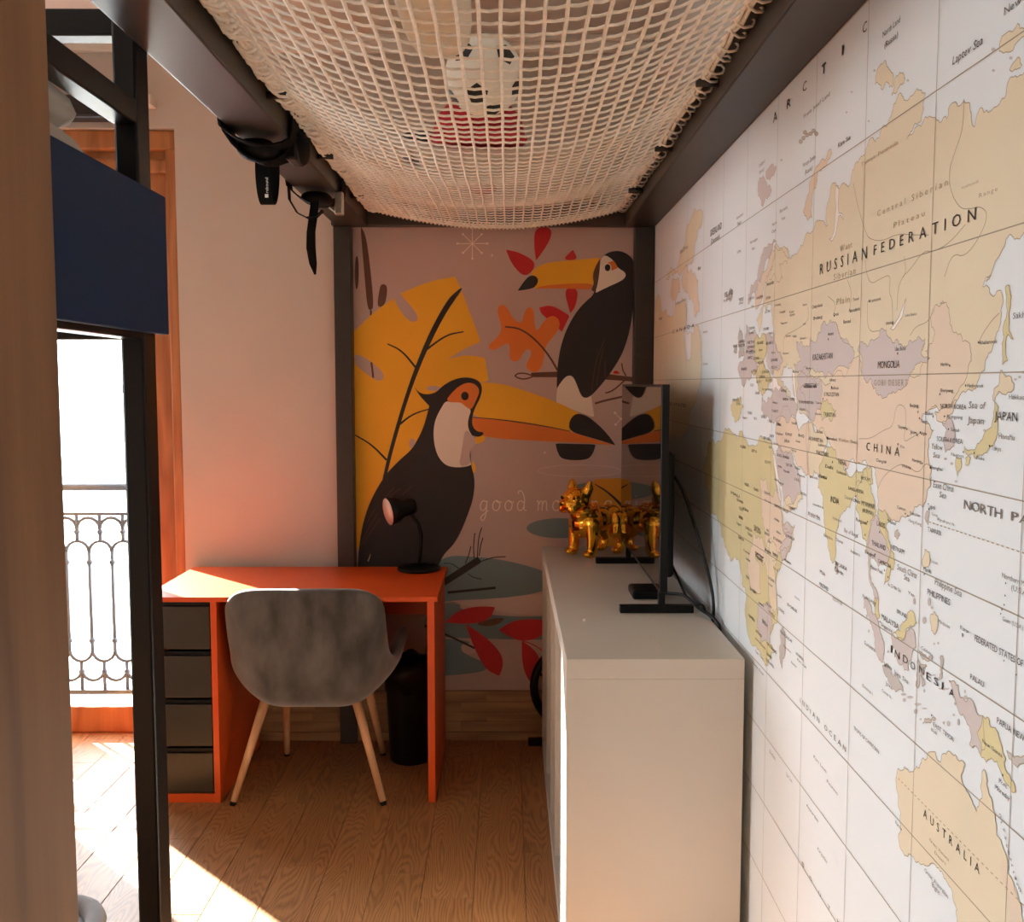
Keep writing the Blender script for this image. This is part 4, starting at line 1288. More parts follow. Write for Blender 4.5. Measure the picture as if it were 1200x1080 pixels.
# China, Mongolia
chn = px(Bz, [(-10, 560), (80, 520), (240, 420), (250, 500), (300, 560), (380, 580), (440, 540), (450, 500), (540, 430), (520, 400), (560, 330), (545, 250), (560, 210), (620, 220), (650, 320), (710, 390), (715, 440), (690, 520), (660, 570), (600, 640), (555, 635), (530, 655), (508, 665), (503, 690), (532, 705), (557, 735), (535, 770), (530, 820), (546, 900), (540, 960)])
chn += px(Cz, [(585, 70), (580, 115), (560, 172), (545, 210), (480, 250), (430, 272), (400, 262), (370, 225), (345, 215), (340, 140), (330, 60)]) + px(Bz, [(310, 900), (240, 870), (150, 860), (110, 770), (60, 720), (20, 650)])
land('map_pink', chn, 1.4)
land('map_mauve', px(Bz, [(235, 395), (250, 360), (300, 355), (325, 340), (330, 310), (355, 312), (365, 345), (400, 350), (420, 372), (455, 355), (490, 338), (518, 348), (520, 370), (500, 410), (538, 432), (490, 450), (455, 490), (440, 545), (375, 580), (310, 555), (290, 515), (250, 485), (255, 430)]), 2)
land('map_lake', px(Bz, [(438, 178), (425, 250), (385, 312), (372, 305), (410, 255)]), 2.2, .001, name='lake')
# Korea, Japan, Sakhalin
land('map_pink', px(Bz, [(560, 660), (600, 635), (650, 605), (640, 650), (610, 690), (585, 700)]), 1.5)
land('map_mauve', px(Bz, [(590, 700), (620, 682), (645, 740), (640, 800), (605, 828), (598, 770), (612, 735)]), 1.5)
land('map_olive', px(Bz, [(812, 615), (828, 640), (825, 700), (822, 760), (800, 800), (770, 830), (735, 855), (705, 840), (690, 830), (685, 800), (740, 790), (765, 760), (800, 720), (808, 660)]), 1)
land('map_olive', px(Bz, [(650, 850), (672, 850), (668, 900), (655, 930), (648, 890)]), 1)
land('map_olive', px(Bz, [(690, 850), (712, 850), (705, 875), (690, 880)]), 1)
land('map_tan', px(Bz, [(810, 560), (830, 545), (838, 480), (860, 510), (895, 540), (860, 585), (830, 570), (812, 615), (805, 590)]), 1)
land('map_olive', px(Bz, [(858, 130), (875, 125), (878, 220), (872, 300), (893, 352), (868, 330), (858, 400), (868, 440), (845, 458), (852, 340), (865, 240)]), 1)
for (fx, fy) in ((900, 520), (918, 510), (932, 490), (632, 875), (605, 855), (770, 735), (650, 950)):
    land('map_grey', px(Bz, ell(fx, fy, 7, 6, 6)), 1, .001, False, 'islet')
# India, south-east Asia
ind = px(Bz, [(90, 830), (130, 810), (150, 860), (230, 900), (290, 890), (300, 960)]) + px(Cz, [(260, 100), (245, 160), (225, 180), (200, 215), (165, 300), (150, 370), (152, 430), (135, 456), (120, 400), (105, 330), (100, 250), (95, 160), (72, 120), (80, 70), (70, 20)])
land('map_olive', ind, 1.5)
land('map_olive', px(Cz, [(245, 100), (290, 30), (310, 80), (330, 190), (310, 300), (300, 430), (292, 360), (275, 350), (265, 290), (245, 220)]), 1.5)
land('map_mauve', px(Cz, [(310, 270), (340, 250), (372, 300), (400, 400), (385, 460), (345, 480), (325, 440), (312, 430), (308, 510), (325, 570), (345, 620), (335, 640), (310, 560), (300, 430)]), 1.6)
land('map_olive', px(Cz, [(345, 215), (372, 222), (402, 262), (380, 290), (396, 370), (416, 420), (414, 490), (392, 540), (370, 560), (380, 500), (400, 430), (370, 340), (350, 290)]), 1.7)
land('map_olive', px(NN, [(150, 0), (180, 20), (188, 130), (170, 150), (152, 90)]), 1.5)
land('map_mauve', px(NN, [(72, 0), (95, 0), (130, 100), (180, 190), (215, 340), (210, 455), (190, 440), (150, 320), (120, 180)]), 1.5)
land('map_grey', px(NN, [(205, 480), (225, 475), (270, 540), (340, 610), (350, 665), (320, 645), (240, 560), (210, 500)]), 1.5)
land('map_mauve', px(NN, [(270, 250), (320, 280), (370, 260), (400, 200), (425, 230), (440, 345), (415, 380), (410, 420), (385, 470), (385, 515), (360, 510), (350, 460), (310, 440), (285, 350)]), 1.5)
land('map_olive', px(NN, [(280, 245), (330, 225), (375, 155), (415, 95), (435, 140), (450, 180), (420, 205), (390, 215), (360, 280), (315, 282)]), 1.6)
land('map_grey', px(NN, [(455, 430), (470, 470), (510, 470), (520, 485), (480, 500), (505, 610), (485, 625), (470, 540), (455, 635), (440, 620), (450, 520)]), 1.5)
land('map_grey', px(NN, [(465, 375), (500, 400), (555, 400), (560, 420), (535, 445), (500, 430), (470, 400)]), 1.5)
land('map_grey', px(NN, [(610, 420), (630, 410), (632, 470), (625, 560), (608, 560), (615, 490)]), 1.5)
land('map_tan', px(NN, [(545, 120), (570, 95), (595, 130), (595, 200), (580, 250), (550, 230), (542, 170)]), 1.5)
land('map_tan', px(Cz, [(555, 400), (575, 410), (578, 460), (560, 480), (545, 470), (550, 430)]), 1.5)
land('map_grey', px(Cz, [(420, 320), (432, 310), (442, 330), (430, 355), (418, 340)]), 1.5)
land('map_grey', px(Cz, [(565, 225), (575, 230), (570, 290), (555, 260)]), 1.5)
land('map_grey', px(NN, [(500, 860), (560, 840), (580, 850), (520, 880)]), 1.5)
for (fx, fy, a, b) in ((355, 680, 20, 9), (400, 700, 22, 9), (455, 750, 26, 9), (500, 780, 18, 6), (440, 800, 14, 18), (360, 720, 12, 14), (475, 855, 7, 8), (495, 880, 7, 7), (670, 885, 12, 20), (740, 875, 9, 26), (708, 825, 8, 10), (635, 880, 6, 10),
                       (500, 655, 7, 14), (560, 545, 22, 6), (605, 570, 10, 10), (640, 640, 40, 8), (570, 325, 6, 8), (598, 320, 6, 8), (790, 700, 12, 14), (785, 660, 6, 12), (718, 745, 8, 12), (500, 160, 14, 26), (535, 30, 12, 30), (555, 70, 8, 12), (430, 25, 10, 24), (78, 70, 5, 8), (95, 130, 5, 12), (110, 235, 5, 12), (215, 330, 6, 24), (245, 380, 6, 10)):
    land('map_grey', px(NN, ell(fx, fy, a, b, 9)), 1.4, .002, False, 'islet')
land('map_grey', px(Cz, [(152, 455), (160, 470), (165, 500), (155, 512), (147, 480)]), 1.5)
# New Guinea and Australia
land('map_mauve', px(Dz, [(890, 60), (930, 80), (935, 130), (960, 150), (985, 140), (1030, 205), (1022, 370), (1000, 330), (975, 325), (985, 290), (960, 220), (920, 150), (905, 110)]), 1.5)
land('map_olive', px(Dz, [(1030, 205), (1070, 255), (1105, 320), (1125, 380), (1118, 400), (1140, 450), (1165, 520), (1150, 520), (1110, 450), (1090, 395), (1065, 380), (1045, 400), (1022, 372)]), 1.6)
land('map_grey', px(Dz, [(1130, 350), (1160, 380), (1195, 375), (1215, 350), (1215, 375), (1190, 405), (1155, 400)]), 1.5)
land('map_tan', px(EE, [(62, 235), (95, 225), (150, 240), (170, 235), (190, 185), (230, 145), (265, 145), (275, 190), (295, 200), (310, 155), (335, 140), (375, 160), (385, 185), (410, 190), (428, 215), (405, 275), (415, 320), (470, 430), (490, 472), (505, 440), (515, 330), (532, 240), (545, 280), (556, 370), (580, 430), (600, 600), (640, 680), (660, 800), (700, 900), (735, 980), (745, 1100), (745, 1400), (380, 1400), (385, 1080), (360, 940), (330, 860), (300, 800), (265, 765), (215, 770), (180, 760), (130, 705), (85, 690), (62, 620), (75, 560), (62, 400), (50, 340)]), 1.5)
land('map_pink', px(EE, [(640, 720), (665, 830), (735, 985), (740, 1100), (680, 1100), (650, 950), (625, 800)]), 1.7, .004, False)
# Arabia, Iran, Africa, Europe
land('map_mauve', px(K, [(300, 290), (330, 250), (400, 300), (420, 380), (470, 470), (475, 580), (430, 640), (350, 640), (320, 480), (300, 380)]), 1.5)
land('map_tan', px(K, [(350, 640), (430, 640), (475, 590), (485, 630), (420, 700), (375, 725), (345, 700)]), 1.5)
land('map_pink', px(K, [(300, 60), (520, 90), (520, 300), (530, 460), (490, 440), (450, 400), (430, 350), (400, 290), (320, 250), (290, 160)]), 1.4)
land('map_tan', px(K, [(520, 80), (620, 120), (660, 200), (630, 330), (600, 400), (600, 480), (530, 460), (520, 300)]), 1.3)
land('map_lake', px(K, [(275, 312), (290, 310), (335, 640), (325, 640)]), 2.4, .001, name='sea')
afr = px(K, [(-150, 200), (-60, 130), (60, 150), (180, 190), (270, 230), (280, 320), (330, 640), (345, 740), (340, 800), (430, 806), (410, 870), (385, 1000)]) + px(L_, [(390, 0), (330, 130), (297, 250), (300, 420), (305, 540), (268, 590), (250, 660), (290, 740), (240, 840), (190, 760), (150, 700), (100, 620), (90, 350), (40, 120), (-40, 60)]) + px(K, [(-90, 820), (-180, 640), (-220, 420)])
land('map_olive', afr, 1.3)
land('map_pink', px(K, [(190, 480), (330, 650), (340, 800), (430, 806), (380, 1000), (300, 1060), (250, 1000), (210, 820), (195, 640)]), 1.6, .006)
land('map_mauve', px(K, [(340, 815), (415, 820), (380, 1000), (340, 1060), (320, 980), (370, 900)]), 1.7, .004)
land('map_pink', px(K, [(140, 860), (200, 900), (230, 1040), (200, 1080), (150, 1040)]) + px(L_, [(180, 120), (190, 330), (130, 330), (95, 180), (110, 60)]), 1.7)
land('map_tan', px(L_, [(230, 0), (300, 0), (300, 120), (290, 250), (295, 480), (255, 460), (240, 250), (215, 120)]), 1.75)
land('map_mauve', px(L_, [(170, 400), (260, 430), (280, 560), (240, 680), (190, 700), (160, 560)]), 1.75)
land('map_grey', px(L_, [(345, 560), (362, 600), (358, 760), (340, 860), (325, 800), (330, 650)]), 1.5)
land('map_mauve', px(J, [(230, 430), (290, 420), (330, 560), (345, 620), (300, 680), (260, 700), (230, 620)]), 1.5)
land('map_olive', px(J, [(160, 430), (225, 440), (230, 560), (200, 620), (150, 620), (140, 520)]), 1.5)
land('map_mauve', px(J, [(90, 360), (150, 400), (150, 600), (210, 700), (200, 760), (130, 700), (40, 720), (30, 660), (70, 600), (80, 480)]), 1.4)
land('map_olive', px(J, [(130, 700), (240, 680), (270, 760), (230, 820), (200, 860), (170, 780)]), 1.45)
land('map_olive', px(J, [(10, 900), (50, 870), (70, 940), (40, 1010), (-10, 1000), (-20, 930)]), 1.4)
land('map_mauve', px(J, [(200, 870), (260, 880), (420, 880), (450, 960), (400, 1010), (300, 1040), (240, 1000), (195, 960)]), 1.4)
land('map_grey', px(J, [(40, 380), (60, 420), (75, 500), (70, 580), (35, 600), (40, 520), (30, 450)]), 1.4)
land('map_grey', px(J, [(5, 500), (25, 500), (22, 560), (-2, 560)]), 1.4)
land('map_grey', px(Q, [(510, 530), (545, 500), (562, 540), (545, 590), (520, 585)]), 1.4)
# Greenland and North America beside the post
land('map_tan', px(Q, [(290, 20), (330, -20), (362, 0), (345, 100), (310, 200), (300, 290), (260, 350), (180, 400), (120, 440), (170, 370), (210, 280), (245, 200), (255, 100)]), 1.4)
land('map_pink', px(Q, [(160, 440), (200, 430), (210, 520), (180, 600), (150, 560)]), 1.4)
land('map_pink', px(Q, [(230, 400), (290, 380), (330, 450), (330, 560), (340, 650), (310, 690), (290, 560), (240, 520), (220, 450)]), 1.4)
land('map_tan', px(Q, [(20, 640), (120, 640), (200, 600), (250, 620), (255, 700), (235, 790), (255, 980), (280, 980), (285, 800), (310, 760), (350, 850), (355, 1000), (330, 1180), (270, 1400), (220, 1500), (150, 1500), (60, 1500), (20, 1500)]), 1.4)
land('map_lake', px(Q, [(240, 780), (285, 790), (282, 960), (265, 980), (245, 880)]), 2.0, .002, name='sea')
coast.build('coastline', 'ink_faint', wm, kind='stuff')

# borders, rivers
rv = MB()
for fr, pts in ((A, [(555, 385), (550, 500), (520, 580), (495, 660), (505, 740), (540, 800), (580, 800), (620, 790), (648, 820), (620, 900), (560, 985), (510, 970), (480, 1060)]), (A, [(130, 700), (150, 800), (175, 880), (190, 915), (240, 925), (300, 895), (360, 900), (420, 900)]),
                (A, [(320, 1060), (350, 1030), (400, 960), (440, 965), (500, 930), (560, 860)]), (Bz, [(430, 0), (440, 70), (405, 120), (400, 230)]), (Bz, [(265, 0), (270, 70), (290, 120), (330, 95), (375, 75), (365, 150), (380, 180), (382, 280)]), (Bz, [(455, 335), (480, 295), (530, 280), (558, 225)]),
                (Bz, [(745, 365), (760, 330), (800, 270), (832, 240)]), (Bz, [(240, 770), (290, 770), (340, 735), (385, 720), (395, 625), (435, 630), (440, 700), (425, 790), (470, 760), (500, 745)]), (Bz, [(320, 980), (340, 930), (400, 880), (440, 880), (490, 920), (520, 870), (545, 890)]),
                (Bz, [(425, 435), (470, 420), (510, 400), (518, 350)]), (Bz, [(275, 190), (275, 320), (330, 315)]), (Bz, [(190, 100), (210, 150), (200, 230)]), (Bz, [(110, 170), (145, 200), (130, 250)]), (J, [(720, 350), (740, 420), (760, 480), (810, 500)]), (J, [(520, 240), (530, 330), (440, 400), (345, 440), (350, 540)]),
                (Cz, [(345, 215), (330, 300), (320, 400)]), (Cz, [(85, 90), (160, 110), (230, 130), (300, 150)]), (EE, [(505, 1080), (540, 1040), (580, 1070)])):
    rv.strip([wp(fr, p, 2.6) for p in chaikin(pts, False, 2)], .0012, (-1, 0, 0))
rv.build('river_lines', 'ink_faint', wm, kind='stuff')
for z in (1.921, 1.70, 1.528, 1.379, 1.244, 1.125, .989, .850, .699, .538, .36):
    MB().strip([(WALL_X - .0030, MY0, z), (WALL_X - .0030, MY1, z)], .0016, (-1, 0, 0)).build('grid_line', 'map_line', wm)
for k in range(18):
    yy = 1.40 + .272 * (k - 8)
    if MY0 < yy < MY1:
        MB().strip([(WALL_X - .0030, yy, .021), (WALL_X - .0030, yy, 2.146)], .0014, (-1, 0, 0)).build('grid_line', 'map_line', wm)
for fr, p in ((Cz, (560, 270)), (EE, (62, 290))):
    z = wp(fr, p).z
    dm_ = MB()
    yy = wp(fr, p).y
    for q in range(90):
        y_ = yy - .012 * q
        if y_ > MY0:
            dm_.strip([(WALL_X - .0030, y_, z), (WALL_X - .0030, y_ - .006, z)], .0015, (-1, 0, 0))
    dm_.build('tropic_line', 'ink_faint', wm)

# lettering: glyphs of Blender's own font, laid out by hand on the wall
GC = {}


def glyph(c):
    if c not in GC:
        cu = bpy.data.curves.new('glyph', 'FONT')
        cu.body = c; cu.size = 1.0; cu.resolution_u = 2
        ob = bpy.data.objects.new('glyph', cu)
        me = bpy.data.meshes.new_from_object(ob)
        vs = [(v.co.x, v.co.y) for v in me.vertices]
        fs = [list(p.vertices) for p in me.polygons]
        GC[c] = (vs, fs, min(v[0] for v in vs) if vs else 0, max(v[0] for v in vs) if vs else .2)
        bpy.data.objects.remove(ob); bpy.data.curves.remove(cu); bpy.data.meshes.remove(me)
    return GC[c]


INK = {'d': MB(), 'm': MB(), 'f': MB()}


def words(text, fr, x, y, xr, cap, ink='m', shear=0.0, gap=.07):
    """text on the wall from frame pixel (x, y) to frame column xr; cap height in frame pixels"""
    X0, Y0 = fr[0] + x / fr[2], fr[1] + y / fr[2]
    X1 = fr[0] + xr / fr[2]
    p0 = at(X0, Y0, 0, WALL_X - .0033)
    d = at(X1, Y0, 0, WALL_X - .0033)
    width = p0.y - d.y
    xm = (X0 + X1) / 2
    h = cap / fr[2] * at(xm, Y0, 0, WALL_X).y / F_PX * 0.93
    pen = 0; parts = []
    for c in text:
        if c == ' ':
            pen += .26 + gap; continue
        vs, fs, a, b = glyph(c)
        parts.append((vs, fs, pen - a)); pen += b - a + gap
    pen -= gap
    sx, sz = width / max(pen, .01), h / .70
    mb = INK[ink]
    for vs, fs, off in parts:
        n = len(mb.v)
        for (gx, gy) in vs:
            mb.v.append(Vector((WALL_X - .0033, p0.y - (gx + off + shear * gy * sz / max(sx, 1e-4) * .7) * sx, p0.z + gy * sz)))
        mb.f += [[n + i for i in q] for q in fs]


def dot(fr, x, y, r=3.0):
    c = wp(fr, (x, y), 9)
    s = r / fr[2] * c.y / F_PX
    mb = INK['d']
    n = len(mb.v)
    mb.v += [c + Vector((-.0001, a, b)) for a, b in ((-s, -s), (s, -s), (s, s), (-s, s))]
    mb.f.append([n, n + 1, n + 2, n + 3])


words('RUSSIAN', A, 2, 1052, 180, 46, 'd', 0, .55); words('FEDERATION', A, 208, 978, 594, 46, 'd', 0, .55)
words('Laptev Sea', A, 510, 250, 622, 34, 'd', .25); words('North Land', A, 243, 145, 308, 24, 'd'); words('(Russia)', A, 250, 186, 300, 24, 'd')
words('New Siberian', A, 708, 60, 900, 34, 'm'); words('Kara Sea', A, 72, 565, 118, 18, 'm', .25); words('Taimyr Peninsula', A, 160, 638, 300, 16, 'f')
words('Central Siberian', A, 222, 830, 488, 26, 'f', 0, .35); words('Plateau', A, 285, 874, 402, 24, 'f', 0, .3); words('West', A, 78, 966, 126, 26, 'f', 0, .2)
words('Siberian', A, 55, 1074, 138, 26, 'f', 0, .25); words('Plain', Bz, 145, 206, 200, 28, 'f', 0, .2); words('Range', A, 612, 758, 682, 18, 'f', 0, .2); words('Verkhoyansk', A, 545, 726, 610, 12, 'f')
for c, fr, x, y in (('C', A, 166, 132), ('I', A, 86, 214), ('T', A, 8, 290), ('T', G, 732, 318), ('C', G, 650, 392), ('R', G, 583, 462), ('A', G, 525, 520)):
    words(c, fr, x, y, x + (16 if c != 'I' else 6), 40, 'd')
words('Franz Josef Land', G, 655, 500, 762, 18, 'm'); words('Svalbard', I_, 178, 276, 216, 26, 'm'); words('(Norway)', I_, 178, 326, 212, 26, 'm')
words('Novaya Zemlya', I_, 486, 276, 572, 32, 'm'); words('(Russia)', I_, 500, 328, 552, 32, 'm'); words('Kara Sea', I_, 735, 138, 818, 30, 'm', .2)
words('Barents', I_, 324, 598, 376, 26, 'm'); words('Sea', I_, 337, 650, 360, 24, 'm'); words('North', I_, 270, 690, 300, 22, 'm'); words('Cape', I_, 266, 740, 296, 22, 'm')
words('Norwegian', I_, 114, 816, 166, 22, 'm'); words('Sea', I_, 126, 860, 146, 20, 'm'); words('Greenland', I_, 18, 644, 64, 20, 'm'); words('Sea', I_, 30, 686, 46, 18, 'm'); words('Jan Mayen', I_, 22, 884, 50, 22, 'm')
words('GREENLAND', Q, 410, 156, 486, 46, 'd'); words('(Denmark)', Q, 416, 208, 474, 38, 'd'); words('ICELAND', Q, 506, 560, 562, 34, 'd'); words('Reykjavik', Q, 500, 592, 545, 20, 'm')
words('C A N A D A', Q, 160, 802, 304, 28, 'd'); words('Labrador', Q, 180, 610, 250, 18, 'm'); words('Baffin', Q, 210, 270, 262, 26, 'm'); words('Bay', Q, 330, 380, 348, 26, 'm'); words('UNITED STATES', Q, 90, 1270, 250, 22, 'd')
words('Hudson', Q, 70, 712, 92, 22, 'd'); words('Sea', Q, 590, 80, 618, 20, 'm'); words('Atlantic', Q, 362, 800, 394, 18, 'm'); words('Ocean', Q, 362, 1010, 394, 18, 'm'); words('Faroe', Q, 606, 590, 632, 20, 'm')
words('KAZAKHSTAN', J, 553, 612, 692, 46, 'd'); words('MONGOLIA', Bz, 319, 474, 411, 33, 'd'); words('Ulan Bator', Bz, 391, 400, 438, 18, 'd'); words('GOBI DESERT', Bz, 303, 546, 444, 28, 'f', 0, .3)
words('C H I N A', Bz, 270, 818, 410, 38, 'd', 0, .2); words('NORTH KOREA', Bz, 583, 641, 692, 22, 'd'); words('SOUTH KOREA', Bz, 568, 779, 677, 22, 'd'); words('Sea of', Bz, 702, 641, 771, 32, 'm', .2); words('Japan', Bz, 697, 704, 766, 32, 'm', .2)
words('JAPAN', Bz, 811, 690, 907, 40, 'd'); words('Honshu', Bz, 828, 770, 895, 26, 'm'); words('Tokyo', Bz, 798, 818, 839, 22, 'd'); words('Hokkaido', Bz, 872, 604, 950, 24, 'm'); words('Sakhalin', Bz, 889, 265, 975, 28, 'm')
words('Yellow', Bz, 544, 812, 591, 26, 'm', .2); words('Sea', Bz, 552, 848, 580, 24, 'm', .2); words('East China', Bz, 552, 975, 637, 30, 'm', .2); words('Sea', Bz, 578, 1016, 607, 28, 'm', .2)
for t, x, y, xr, s, ink in (('Pyongyang', 611, 682, 676, 16, 'd'), ('Seoul', 628, 738, 661, 16, 'd'), ('Beijing', 454, 636, 490, 16, 'd'), ('Shenyang', 582, 573, 636, 16, 'd'), ('Harbin', 584, 464, 617, 16, 'd'), ('Khabarovsk', 749, 373, 823, 18, 'd'), ('Vladivostok', 694, 553, 764, 16, 'd'),
                            ('Osaka', 733, 856, 768, 16, 'd'), ('Nagoya', 628, 842, 682, 16, 'm'), ('Shanghai', 540, 896, 592, 16, 'd'), ('Krasnoyarsk', 284, 196, 332, 15, 'd'), ('Irkutsk', 354, 290, 386, 15, 'd'), ('Lake Baikal', 434, 256, 482, 12, 'm'), ('Chengdu', 312, 866, 352, 15, 'd'), ('Wuhan', 420, 890, 456, 15, 'd'),
                            ('Nanjing', 464, 866, 502, 15, 'd'), ('Taiyuan', 404, 726, 438, 15, 'd'), ('Jinan', 455, 748, 482, 15, 'd'), ('Tianjin', 500, 702, 528, 15, 'd'), ('Dalian', 518, 668, 552, 14, 'd'), ('Qingdao', 500, 752, 526, 14, 'd'), ("Xi'an", 412, 808, 432, 13, 'm'), ('Canton', 400, 1064, 436, 15, 'd'), ('Taipei', 528, 1060, 560, 20, 'd'), ('Kunlun Shan', 155, 780, 232, 16, 'f'), ('BHUTAN', 248, 940, 286, 15, 'd'),
                            ('BANGLADESH', 194, 984, 259, 16, 'd'), ('NEPAL', 153, 876, 188, 20, 'd'), ('INDIA', 120, 1036, 156, 28, 'd'), ('MYANMAR', 250, 1050, 306, 22, 'd'), ('(BURMA)', 254, 1078, 300, 18, 'd'), ('PAKISTAN', 60, 836, 110, 20, 'd'), ('AFGHANISTAN', 27, 776, 87, 18, 'd'), ('TAJIKISTAN', 90, 674, 141, 18, 'd'), ('KYRGYZSTAN', 93, 590, 154, 18, 'd'),
                            ('UZBEKISTAN', 6, 555, 60, 20, 'd'), ('Almaty', 115, 528, 142, 14, 'd'), ('Bishkek', 122, 562, 155, 14, 'd'), ('Tomsk', 214, 190, 240, 14, 'd'), ('Novosibirsk', 198, 238, 244, 16, 'd'), ('Barnaul', 174, 285, 204, 16, 'd'), ('Omsk', 132, 254, 154, 15, 'd'), ('Astana', 108, 336, 132, 16, 'd'), ('Chelyabinsk', 42, 222, 86, 15, 'd'), ('Orenburg', 46, 270, 84, 15, 'd'), ('Kabul', 62, 745, 86, 14, 'd'), ('Islamabad', 103, 772, 146, 14, 'd'), ('Lahore', 68, 800, 104, 14, 'm'), ('Delhi', 98, 892, 130, 16, 'd'), ('Kathmandu', 146, 915, 186, 15, 'd'), ('Amur', 580, 205, 600, 12, 'm')):
    words(t, Bz, x, y, xr, s, ink)
for x, y in ((403, 411), (600, 676), (617, 730), (489, 657), (790, 800), (744, 364), (622, 462), (690, 546), (581, 582), (552, 676), (495, 684), (442, 730), (485, 755), (498, 744), (404, 793), (353, 868), (456, 896), (506, 874), (540, 892), (184, 900), (282, 190), (382, 286), (110, 351), (135, 252), (124, 553), (88, 602), (106, 766), (535, 1068), (128, 868), (680, 826), (726, 830)):
    dot(Bz, x, y, 4.2)
for t, x, y, xr, s, ink, sh_ in (('NORTH', 730, 215, 902, 48, 'm', 0), ('PACIFIC', 943, 268, 1210, 48, 'm', 0), ('TAIWAN', 567, 318, 627, 24, 'd', 0), ('LAOS', 337, 290, 374, 24, 'd', 0), ('THAILAND', 314, 378, 378, 24, 'd', 0), ('VIETNAM', 401, 398, 461, 24, 'd', 0), ('CAMBODIA', 343, 458, 402, 20, 'd', 0),
                                 ('South China', 429, 490, 517, 30, 'm', .2), ('Sea', 459, 534, 484, 28, 'm', .2), ('PHILIPPINES', 566, 602, 670, 30, 'd', 0), ('Philippine Sea', 599, 558, 722, 34, 'm', .2), ('Manila', 548, 494, 585, 20, 'd', 0), ('Luzon', 580, 456, 612, 16, 'm', 0), ('MALAYSIA', 358, 714, 437, 28, 'd', 0), ('BRUNEI', 428, 686, 473, 20, 'd', 0),
                                 ('Singapore', 356, 744, 407, 18, 'd', 0), ('FEDERATED STATES OF', 779, 812, 1002, 34, 'd', 0), ('MICRONESIA', 1014, 928, 1150, 34, 'd', 0), ('PALAU', 759, 984, 822, 28, 'd', 0), ('Koror', 714, 760, 754, 22, 'd', 0), ('Northern Mariana', 903, 526, 1060, 26, 'm', 0), ('(U.S.A.)', 945, 582, 1030, 28, 'm', 0), ('Guam (U.S.A.)', 905, 720, 1000, 22, 'm', 0),
                                 ('Mindanao', 616, 730, 668, 18, 'm', 0), ('Ho Chi Minh City', 387, 564, 447, 18, 'm', 0), ('Phnom Penh', 308, 484, 364, 18, 'd', 0), ('Bangkok', 284, 416, 332, 18, 'd', 0), ('Hanoi', 391, 280, 422, 18, 'd', 0), ('Hong Kong', 481, 274, 539, 16, 'm', 0), ('Shenzhen', 486, 240, 532, 16, 'd', 0), ('Rangoon', 243, 270, 292, 18, 'd', 0), ('SRI LANKA', 148, 468, 202, 20, 'd', 0), ('Colombo', 146, 496, 186, 18, 'd', 0),
                                 ('Bay of Bengal', 190, 320, 252, 20, 'm', .2), ('Kuala Lumpur', 273, 615, 336, 18, 'd', 0), ('Sumatra', 281, 828, 330, 20, 'm', 0), ('Jakarta', 369, 920, 406, 18, 'd', 0), ('Java Sea', 413, 960, 480, 24, 'm', .2), ('Java', 377, 1010, 407, 22, 'm', 0), ('EQUATOR', 138, 626, 182, 14, 'm', 0), ('Male', 80, 506, 104, 18, 'd', 0), ('MALDIVES', 77, 562, 118, 18, 'd', 0), ('Celebes', 538, 850, 582, 18, 'm', 0), ('Yap', 478, 600, 508, 16, 'm', 0),
                                 ('Andaman Is.', 218, 412, 262, 16, 'm', 0), ('Mumbai', 78, 72, 112, 16, 'd', 0), ('Calcutta', 192, 168, 228, 16, 'm', 0), ('Dhaka', 233, 184, 262, 18, 'd', 0), ('Bangalore', 98, 340, 138, 15, 'm', 0), ('Chennai', 152, 360, 184, 15, 'm', 0), ('Hyderabad', 138, 262, 178, 15, 'm', 0), ('Arabian Sea', 25, 245, 80, 20, 'm', .2), ('Taiwan', 584, 244, 612, 12, 'm', 0), ('Ryukyu Is.', 610, 268, 692, 14, 'm', 0)):
    words(t, Cz, x, y, xr, s, ink, sh_)
for c, x, y in zip('INDONESIA', (400, 418, 455, 488, 528, 560, 594, 630, 664), (864, 884, 906, 934, 954, 984, 1006, 1030, 1056)):
    words(c, Cz, x, y, x + (6 if c == 'I' else 22), 38, 'd')
for x, y in ((572, 216), (466, 238), (478, 248), (387, 266), (295, 274), (285, 334), (350, 322), (330, 422), (372, 494), (388, 524), (243, 160), (552, 512), (328, 654), (352, 726), (375, 928), (920, 552), (917, 608), (913, 650), (903, 672), (898, 690), (912, 902), (968, 965), (152, 480)):
    dot(Cz, x, y, 4.0)
for y_ in (782, 790):
    dot(Cz, 725, y_, 4.5)
